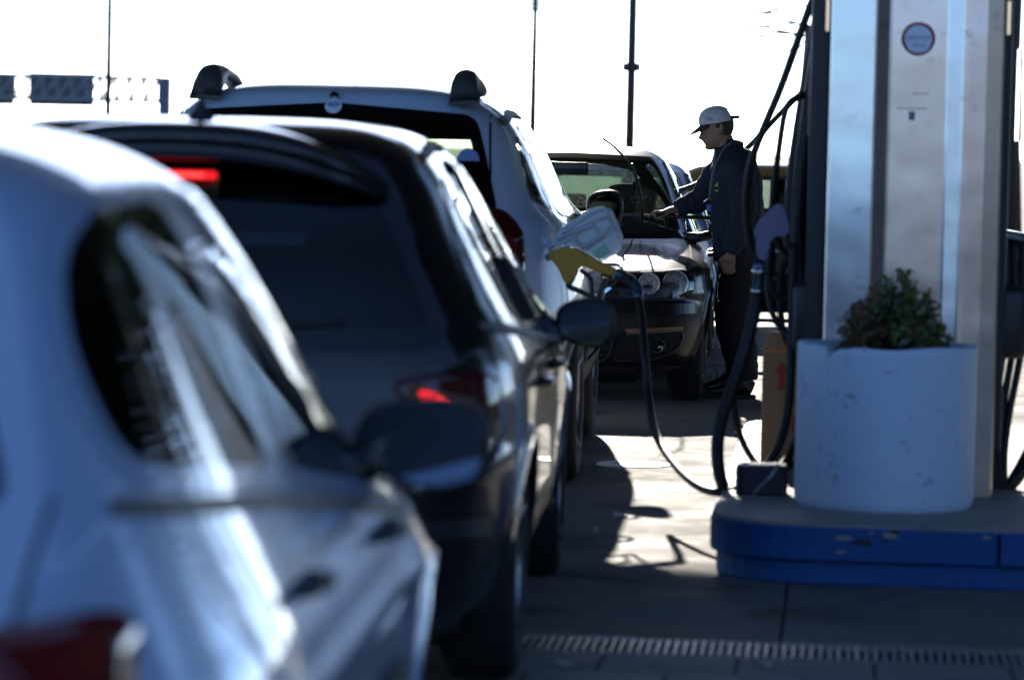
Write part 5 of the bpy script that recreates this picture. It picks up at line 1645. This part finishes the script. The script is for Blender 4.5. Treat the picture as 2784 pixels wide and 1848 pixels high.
# driver behind the sedan's windscreen
drv = empty('person', (0, 0, 0))
tag(drv, 'driver with glasses sitting behind the sedan windscreen', 'person')
dc = at(1752, 545, 22.95)
dh, df = head_mesh((0, 0, 0), (-.25, -1, 0), .235)
db = MB().add([dc + v for v in dh], df)
db.tube([dc + Vector((0, .02, -.05)), dc + Vector((0, .06, -.18))], [.058, .07], 14)
db.tube([dc + Vector((0, .06, -.16)), dc + Vector((0, .10, -.30)), dc + Vector((0, .08, -.55))], [(.07, .12), (.12, .21), (.13, .19)], 18)
fused('body', db, M['skin'], drv, .009, 2)
db = MB()
db.tube([dc + Vector((0, .06, -.15)), dc + Vector((0, .09, -.22)), dc + Vector((0, .10, -.32)), dc + Vector((0, .08, -.58))], [(.075, .08), (.11, .17), (.135, .225), (.14, .20)], 18)
for s_ in (1, -1): db.tube(smooth_path([dc + Vector((s_ * .20, .08, -.24)), dc + Vector((s_ * .26, -.04, -.42)), dc + Vector((s_ * .16, -.26, -.42))], 4), .05, 12)
fused('shirt', db, M['trousers'], drv, .013, 3)
hv = [dc + Vector((.0, .012, .02)) + Vector(((v.x) * 1.06, v.y * 1.06, v.z * 1.06)) for v in dh]
hfk = [f for f in df if all((hv[i] - dc).z > .035 + .5 * max(0, -(hv[i] - dc).y - .02) or ((hv[i] - dc).y > .02 and (hv[i] - dc).z > -.05) for i in f)]
obj('hair', hv, hfk, M['hair'], drv)
gb = MB()
for s_ in (1, -1):
    cc_ = dc + Vector((s_ * .033 - .022, -.098, .002))
    gb.tube([cc_ + Vector((.026 * math.cos(a), 0, .017 * math.sin(a))) for a in np.linspace(0, 2 * math.pi, 17)], .0022, 6)
    gb.tube([cc_ + Vector((s_ * .026, 0, .006)), cc_ + Vector((s_ * .045, .09, .01))], .002, 6)
gb.build('glasses', M['chrome'], drv, True)
# ------------------------------------------------------------------ things beyond the forecourt
M['pole'] = mat('dark green pole paint', (.028, .034, .028), .6)
M['pole_brown'] = mat('weathered pole', (.06, .048, .044), .8, var=.2, scale=3)
def pole(name, label, px, d, r0, r1, h, m, lean=0.0):
    p = at(px, 300, d)
    t = empty(name, (p.x, d, -.05))
    tag(t, label, 'pole')
    MB().tube([(0, 0, 0), (0, 0, h * .5), (0, 0, h)], [r0, (r0 + r1) / 2, r1], 14).build('shaft', m, t, True)
    MB().lathe([(r0 * 2.2, 0), (r0 * 2.0, .05), (r0 * 1.5, .3), (r0 * 1.5, 1.1), (r0 * 1.05, 1.25)], n=16).build('foot', m, t, True)
    return t
p1 = pole('street_light', 'tall slim street light pole on the left in front of the sign gantry', 293.5, 110, .10, .062, 9.0, M['pole'])
MB().tube([(0, 0, 8.9), (.9, -.3, 9.3), (2.0, -.6, 9.35)], [.05, .04, .035], 8).build('arm', M['pole'], p1, True)
MB().box((2.3, -.7, 9.33), (.6, .25, .12), bev=.04).build('lamp_head', M['pole'], p1)
p3 = pole('utility_pole', 'thick brown pole with a square bracket rising behind the dark sedan', 1714, 72, .098, .062, 8.5, M['pole_brown'])
z_ = at(1714, 183, 72).z + .05
MB().box((0, 0, z_), (.34, .26, .155)).build('bracket', M['pole_brown'], p3)
MB().box((0, -.14, z_), (.18, .03, .09)).build('bracket_plate', M['pole'], p3)
p2 = empty('street_lantern', (at(1449, 300, 62).x, 62, -.05))
tag(p2, 'slim lamp post with glass lantern top between the SUV and the sedan', 'lamp post')
zt = at(1456, 12, 62).z + .05
MB().tube([(0, 0, 0), (0, 0, zt * .5), (0, 0, zt + .1)], [.062, .052, .034], 12).build('shaft', M['pole'], p2, True)
MB().lathe([(.02, zt - .12), (.036, zt - .105), (.02, zt - .085)], n=12).lathe([(.02, zt + .0), (.036, zt + .015), (.012, zt + .06)], n=12).build('collar', M['pole'], p2, True)
b = MB()
for k in range(4):
    a = R(45 + 90 * k)
    b.tube([(.075 * math.cos(a), .075 * math.sin(a), zt - .11), (.135 * math.cos(a), .135 * math.sin(a), zt + .22)], .006, 6)
    a2 = a + R(90)
    b.tube([(.075 * math.cos(a), .075 * math.sin(a), zt - .11), (.075 * math.cos(a2), .075 * math.sin(a2), zt - .11)], .006, 6)
    b.tube([(.098 * math.cos(a), .098 * math.sin(a), zt + .015), (.098 * math.cos(a2), .098 * math.sin(a2), zt + .015)], .005, 6)
    b.tube([(.135 * math.cos(a), .135 * math.sin(a), zt + .22), (0, 0, zt + .36)], .008, 6)
b.build('lantern_frame', M['pole'], p2)
for k in range(4):
    a, a2 = R(45 + 90 * k), R(135 + 90 * k)
    obj('pane', [(.073 * math.cos(a), .073 * math.sin(a), zt - .11), (.073 * math.cos(a2), .073 * math.sin(a2), zt - .11), (.132 * math.cos(a2), .132 * math.sin(a2), zt + .22), (.132 * math.cos(a), .132 * math.sin(a), zt + .22)], [(0, 1, 2, 3)], M['glass_mid'], p2, False)
MB().lathe([(.20, zt + .22), (.10, zt + .32), (.0005, zt + .40)], n=4).build('lantern_roof', M['pole'], p2)

# motorway gantry far behind, seen from the back
GD = 330
gan = empty('sign_gantry', (at(250, 400, GD).x, GD, -.05))
tag(gan, 'distant motorway gantry with lattice truss seen from behind', 'gantry')
gi = Matrix.Translation(gan.location); gi.invert()
M['sign_back'] = mat('sign back', (.10, .12, .15), .7)
M['truss'] = mat('truss steel', (.2, .21, .22), .6)
L0, L1 = gi @ at(-120, 206, GD), gi @ at(434, 214, GD)
zb = (gi @ at(434, 276, GD)).z; ztp = L1.z
b = MB()
xa, xb = L0.x, L1.x
n_ = 14
for y_ in (-.9, .9):
    for z_ in (ztp, zb): b.tube([(xa, y_, z_), (xb, y_, z_)], .17, 6)
    for k in range(n_):
        x0, x1 = xa + (xb - xa) * k / n_, xa + (xb - xa) * (k + 1) / n_
        b.tube([(x0, y_, zb), (x1, y_, ztp)], .085, 5).tube([(x1, y_, zb), (x1, y_, ztp)], .085, 5)
b.build('truss', M['truss'], gan)
for (p0, p1_) in (((-90, 196), (34, 286)), ((76, 196), (251, 290))):
    u0, u1 = gi @ at(*p0, GD), gi @ at(*p1_, GD)
    s = MB().box(((u0.x + u1.x) / 2, 1.25, (u0.z + u1.z) / 2), (u1.x - u0.x, .12, u0.z - u1.z)).build('sign_panel', M['sign_back'], gan)
u0, u1 = gi @ at(434, 211, GD), gi @ at(462, 300, GD)
MB().box(((u0.x + u1.x) / 2, 0, u0.z / 2), (u1.x - u0.x, 1.6, u0.z)).build('column', M['sign_back'], gan)
MB().box((xa, 0, u0.z / 2), (.9, 1.6, u0.z)).build('column', M['sign_back'], gan)

# long hose of the next pump behind the attendant
ob = empty('hose_reach', (0, 0, 0))
hz = hose('fuel_hose', [atv(1868, 196, 24.0), atv(1800, 262, 23.8), atv(1720, 345, 23.6), atv(1640, 402, 23.4), (atv(1600, 428, 23.2)), atv(1545, 446, 23.0)], .0165)
bpy.data.objects.remove(ob)
tag(hz, 'taut black hose stretching behind the attendant down to the dark sedan', 'hose')

# blue hatchback behind the sedan and a black taxi with ochre roof
E = Car('hatchback_car', [
    (.19, .74, .12, 3.65), (.30, .80, .02, 3.80), (.5, .82, .0, 3.85), (.65, .825, .04, 3.8), (.78, .825, .07, 3.65), (.88, .81, .09, 3.3), (.96, .78, .12, 2.95),
    (1.10, .72, .2, 2.65), (1.25, .65, .29, 2.35), (1.36, .58, .37, 2.1), (1.42, .50, .45, 1.95), (1.455, .35, .65, 1.75, 3, 3, 3, 3), (1.465, .0, 1.1, 1.3, 2.5, 2.5, 2.5, 2.5)],
    (.80, 28.95, 0), R(180 - 3.4))
E.root.scale = (.93, .93, .93)
tag(E.root, 'blue hatchback standing right behind the dark sedan', 'car')
for f_ in 'RL':
    E.window([(.52, .99), (1.45, .95), (1.42, 1.35), (.95, 1.345), (.72, 1.25)], f_, M['glass_mid'], .025, name='side_window')
    E.window([(1.52, .95), (2.62, .90), (2.12, 1.25), (1.95, 1.345), (1.48, 1.355)], f_, M['glass_mid'], .022, name='side_window')
E.window([(-.55, 1.36), (.55, 1.36), (.70, 1.0), (-.70, 1.0)], 'F', M['glass_clear'], .035, name='windscreen')
E.window([(-.52, 1.34), (.52, 1.34), (.64, 1.0), (-.64, 1.0)], 'B', M['glass_mid'], .035, name='rear_window')
E.body(M['paint_blue'], [(.70, .29), (3.05, .29)], .345, nside=110)
for f_ in 'RL':
    for wy in (.70, 3.05): E.arch(wy, .29, .345, M['paint_blue'], face=f_)
base_parts(E, 3.85, (.70, 3.05), .29, .825)
E.mirror((.92, 2.45, .95), (.10, .08, .07), M['paint_blue'], side=1); E.mirror((-.92, 2.45, .95), (.10, .08, .07), M['paint_blue'], side=-1)
seats(E, (1.0, 1.9), .98)

T = Car('taxi', [
    (.18, .74, .12, 4.1), (.28, .80, .02, 4.25), (.48, .825, .0, 4.3), (.62, .83, .03, 4.28), (.76, .83, .06, 4.15), (.86, .82, .12, 3.75), (.91, .80, .3, 3.35), (.95, .77, .5, 3.15),
    (1.08, .71, .72, 2.85), (1.20, .65, .9, 2.58), (1.29, .59, 1.06, 2.36), (1.335, .53, 1.18, 2.2), (1.36, .42, 1.35, 2.05), (1.375, .28, 1.5, 1.9, 3, 3, 3, 3), (1.38, .0, 1.65, 1.75, 2.5, 2.5, 2.5, 2.5)],
    (.22, 30.35, 0), R(-90 + 3))
T.root.scale = (1.0, 1.0, .985)
tag(T.root, 'black taxi with ochre roof parked across behind the attendant', 'taxi')
for f_ in 'RL':
    T.window([(1.05, .965), (1.98, .945), (1.95, 1.255), (1.42, 1.25), (1.22, 1.19)], f_, M['glass_mid'], .026, name='side_window', fmat=M['chrome'])
    T.window([(2.06, .943), (3.05, .915), (2.80, 1.02), (2.42, 1.22), (2.30, 1.25), (2.03, 1.258)], f_, M['glass_mid'], .026, name='side_window', fmat=M['chrome'])
    T.line('door_strip', [(.5, .66), (3.9, .66)], f_, .03, M['chrome'], .008)
    T.line('shut_line', [(2.02, 1.28), (2.02, .3)], f_, .006); T.line('shut_line', [(3.1, .9), (3.1, .3)], f_, .006); T.line('shut_line', [(1.1, .95), (1.3, .3)], f_, .006)
T.window([(-.52, 1.29), (.52, 1.29), (.70, .98), (-.70, .98)], 'F', M['glass_clear'], .03, name='windscreen')
T.window([(-.52, 1.29), (.52, 1.29), (.66, 1.0), (-.66, 1.0)], 'B', M['glass_mid'], .03, name='rear_window')
tb_ = T.body(M['paint_black'], [(.85, .29), (3.4, .29)], .35, nside=110)
tb_.data.materials.append(M['paint_ochre'])
for p in tb_.data.polygons:
    if p.center.z > .985: p.material_index = 1
for f_ in 'RL':
    for wy in (.85, 3.4): T.arch(wy, .29, .35, M['paint_black'], face=f_)
base_parts(T, 4.3, (.85, 3.4), .29, .83, rim=M['steel'])
seats(T, (1.2, 2.05), .93)

# ------------------------------------------------------------------ trees
def branches(p, d, ln, r, depth, b, tips, spread=.5, gravity=0.0, kids=(2, 4)):
    steps = 4
    P = [Vector(p)]
    dd = Vector(d).normalized()
    for k in range(steps):
        dd = (dd + Vector((rng.normal(), rng.normal(), rng.normal())) * .13 + Vector((0, 0, gravity)) * .25).normalized()
        P.append(P[-1] + dd * ln / steps)
    rad = [r * (1 - .45 * k / steps) for k in range(steps + 1)]
    b.tube(P, rad, 7 if r > .02 else 4, cap=False)
    if depth == 0:
        tips.append((P[-1], dd)); tips.append((P[2], dd))
        return
    for k in range(int(rng.integers(kids[0], kids[1] + 1))):
        t = rng.uniform(.45, 1.0)
        q = P[int(t * steps)]
        nd = (dd + Vector((rng.normal(), rng.normal(), rng.normal() * .7)) * spread).normalized()
        branches(q, nd, ln * rng.uniform(.6, .8), r * .55, depth - 1, b, tips, spread, gravity, kids)

def leafy_tree(name, label, loc, h, cr, seed, group, m=None, leaves=16):
    global rng
    keep = rng
    rng = np.random.default_rng(seed)
    t = empty(name, loc)
    tag(t, label, 'tree', group)
    b = MB(); tips = []
    th = h * .32
    b.tube([(0, 0, 0), (.05, .02, th * .5), (0, .05, th)], [h * .032, h * .025, h * .02], 10)
    for k in range(6):
        a = 2 * math.pi * k / 6 + rng.uniform(-.3, .3)
        branches((0, .05, th * rng.uniform(.75, 1.0)), (math.cos(a) * .8, math.sin(a) * .8, rng.uniform(.6, 1.5)), h * .30, h * .013, 3, b, tips, .55, 0.05, (2, 3))
    b.build('trunk', M['bark'], t, True)
    V, F = [], []
    for p, d in tips:
        for k in range(leaves):
            q = p + Vector((rng.normal(), rng.normal(), rng.normal())) * cr
            a_ = Vector((rng.normal(), rng.normal(), rng.normal())).normalized(); c_ = a_.cross(Vector((rng.normal(), rng.normal(), rng.normal()))).normalized()
            L_ = rng.uniform(.14, .26); i0 = len(V)
            V += [q, q + a_ * L_ * .5 + c_ * L_ * .28, q + a_ * L_, q + a_ * L_ * .5 - c_ * L_ * .28]
            F.append((i0, i0 + 1, i0 + 2, i0 + 3))
    obj('crown', V, F, m or M['leaf'], t, False)
    rng = keep
    return t
def copy_tree(src, loc, rz, sc, label):
    r = src.copy(); COL.objects.link(r)
    r.location = loc; r.rotation_euler = (0, 0, rz); r.scale = (sc,) * 3; r['label'] = label
    for ch in list(src.children):
        c = ch.copy(); COL.objects.link(c); c.parent = r
    return r
# bare tree whose twigs hang into the top right corner
bt_ = empty('bare_tree', (at(2330, 300, 40).x, 40, -.05))
tag(bt_, 'leafless tree with thin twigs hanging in at the top right', 'tree')
b = MB(); tips = []
b.tube([(0, 0, 0), (.05, 0, 1.6), (-.02, 0, 3.0)], [.13, .11, .09], 10)
rng = np.random.default_rng(5)
for k, (dx, dz) in enumerate(((-.9, .45), (-.8, .15), (-1, .8), (.8, .6), (.2, 1.0), (.9, .3))):
    branches((0, 0, 2.6 + .1 * k), (dx, rng.uniform(-.2, .2), dz), .95, .020, 5, b, tips, .60, -.25, (2, 3))
b.build('branches', M['bark'], bt_, True)
# leafy trees: right of and behind the pumps, and an unseen row added behind the photographer against horizon light
t0 = leafy_tree('leafy_tree', 'leafy tree right of the pumps, nearest the street', (10.5, 31, -.05), 7.5, .34, 21, 'trees round the station')
t1 = leafy_tree('leafy_tree', 'broad leafy tree added unseen behind the photographer', (-9, -26, -.05), 9.0, .42, 33, 'trees round the station')
WORD = ('first', 'second', 'third', 'fourth', 'fifth', 'sixth', 'seventh', 'eighth', 'ninth', 'tenth', 'eleventh', 'twelfth')
for k_, (x, y, s, rz) in enumerate(((17, 44, 2.0, 1), (14.5, 26, 1.5, 2), (22, 34, 1.9, 3), (25, 22, 1.6, 4), (13.5, 52, 1.9, 2.2), (32, 50, 2.2, 1.2), (12, -8, 1.3, 1.4), (17, -12, 1.5, .3))):  # last two, at the rear right, added as dark reflections for the steel
    copy_tree(t0, (x, y, -.05), rz, s, 'tall leafy tree right of the pumps, %s beyond the nearest' % WORD[k_])
for k_, (x, y, s, rz) in enumerate(((8.6, 47, 1.9, .4), (11.5, 40, 1.7, 2.9), (7.6, 60, 2.2, 4.1))):
    copy_tree(t0, (x, y, -.05), rz, s, 'tall leafy tree hidden behind the pump, %s from the left' % WORD[k_])
k_ = 0
for i, x in enumerate(range(-30, 40, 6)):
    if x == -12: continue
    copy_tree(t1, (x + (i % 3) - 1, -26 - (i % 2) * 4, -.05), i * 1.3, .85 + .1 * (i % 3), 'broad leafy tree added unseen behind the photographer, %s in the row from the left' % WORD[k_]); k_ += 1

# low shop added unseen behind the photographer, its sunlit front for the pump's steel to mirror
M['shop_wall'] = mat('tan shop wall', (.19, .178, .158), .8, var=.12, scale=1.5)
sp_ = empty('added_shop', (11.5, -23.5, -.05))
tag(sp_, 'low tan shop added unseen behind the photographer', 'building')
MB().box((0, -3, 2.4), (31, 6, 4.8)).build('wall', M['shop_wall'], sp_)
MB().box((0, -2.8, 4.95), (31.6, 6.8, .3)).build('roof', M['dark_metal'], sp_)
for k in range(7):
    x_ = -13 + k * 4.3
    f_w = MB().box((x_, .02, 1.5), (2.2, .06, 2.0)).build('window', M['frit'], sp_)
    MB().box((x_, .06, .45), (2.4, .12, .10)).build('sill', M['steel'], f_w)

M['brick'] = mat('brown brick', (.16, .10, .065), .85, var=.2, scale=4)
br_ = empty('added_brick_building', (20, 8, -.05))  # added out of view so the steel panel's groove reflects brown
tag(br_, 'brown brick building added unseen to the right of the pumps', 'building')
MB().box((0, 0, 3.5), (5, 22, 7)).build('wall', M['brick'], br_)
MB().box((0, 0, 7.1), (5.4, 22.4, .2)).build('roof', M['dark_metal'], br_)
for k in range(5):
    MB().box((-2.52, -8.5 + k * 4.2, 2.2), (.06, 1.6, 1.7)).build('window', M['frit'], br_)
bw_ = MB().box((3, -4.6, .5), (20, .3, 1.1)).build('added_dark_wall', M['dark_metal'])  # added so the lower part of the steel panel reflects dark
tag(bw_, 'low dark wall added unseen just behind the photographer', 'wall')
copy_tree(t0, (6.6, 60, 1.2), 3.3, 1.75, 'tall leafy tree added unseen behind the pump, its crown above the picture')  # raised crown added as something dark for the near car's glass to reflect

# palm at the far left edge
M['palm_leaf'] = leaf_mat('palm leaf', (.045, .075, .02))
pt = at(-60, 60, 55)
pa = empty('palm_tree', (at(-175, 200, 55).x, 55, -.05))
tag(pa, 'palm tree at the left edge, only a frond tip in view', 'tree')
ph_ = at(0, 60, 55).z + .1
MB().tube([(0, 0, 0), (.05, 0, ph_ * .5), (0, 0, ph_)], [.22, .17, .16], 12).build('trunk', M['bark'], pa, True)
def palm_crown(parent, ph_, ln):
    V, F = [], []
    for k in range(30):
        a = 2 * math.pi * k / 30 + rng.uniform(-.1, .1)
        el = rng.uniform(-.1, 1.1)
        prev = Vector((0, 0, ph_)); d = Vector((math.cos(a) * math.cos(el), math.sin(a) * math.cos(el), math.sin(el)))
        for s_ in range(14):
            nxt = prev + d * ln / 14
            d = (d + Vector((0, 0, -.12))).normalized()
            sd_ = d.cross(Vector((0, 0, 1))).normalized()
            for q in (1, -1):
                for h_ in (0, .5):
                    i0 = len(V)
                    b0_ = prev.lerp(nxt, h_)
                    tip_ = b0_ + (sd_ * q + d * .8).normalized() * ln * .30 * math.sin(math.pi * (s_ + 1.5) / 16) + Vector((0, 0, -.05 * ln))
                    V += [b0_, b0_ + d * .022 * ln, tip_]; F.append((i0, i0 + 1, i0 + 2))
            prev = nxt
    return obj('crown', V, F, M['palm_leaf'], parent, False)
palm_crown(pa, ph_, 1.15)
for k, (x, y, h_) in enumerate(((4.9, 50, 7.2), (6.3, 44, 6.4), (8.0, 52, 8.0))):
    pq = empty('palm_tree', (x, y, -.05))
    tag(pq, 'palm hidden behind the pump, %s of the three from the left' % WORD[k], 'tree', 'palms behind the pump')
    MB().tube([(0, 0, 0), (.08, 0, h_ * .5), (0, 0, h_)], [.24, .19, .17], 12).build('trunk', M['bark'], pq, True)
    palm_crown(pq, h_, 2.6)
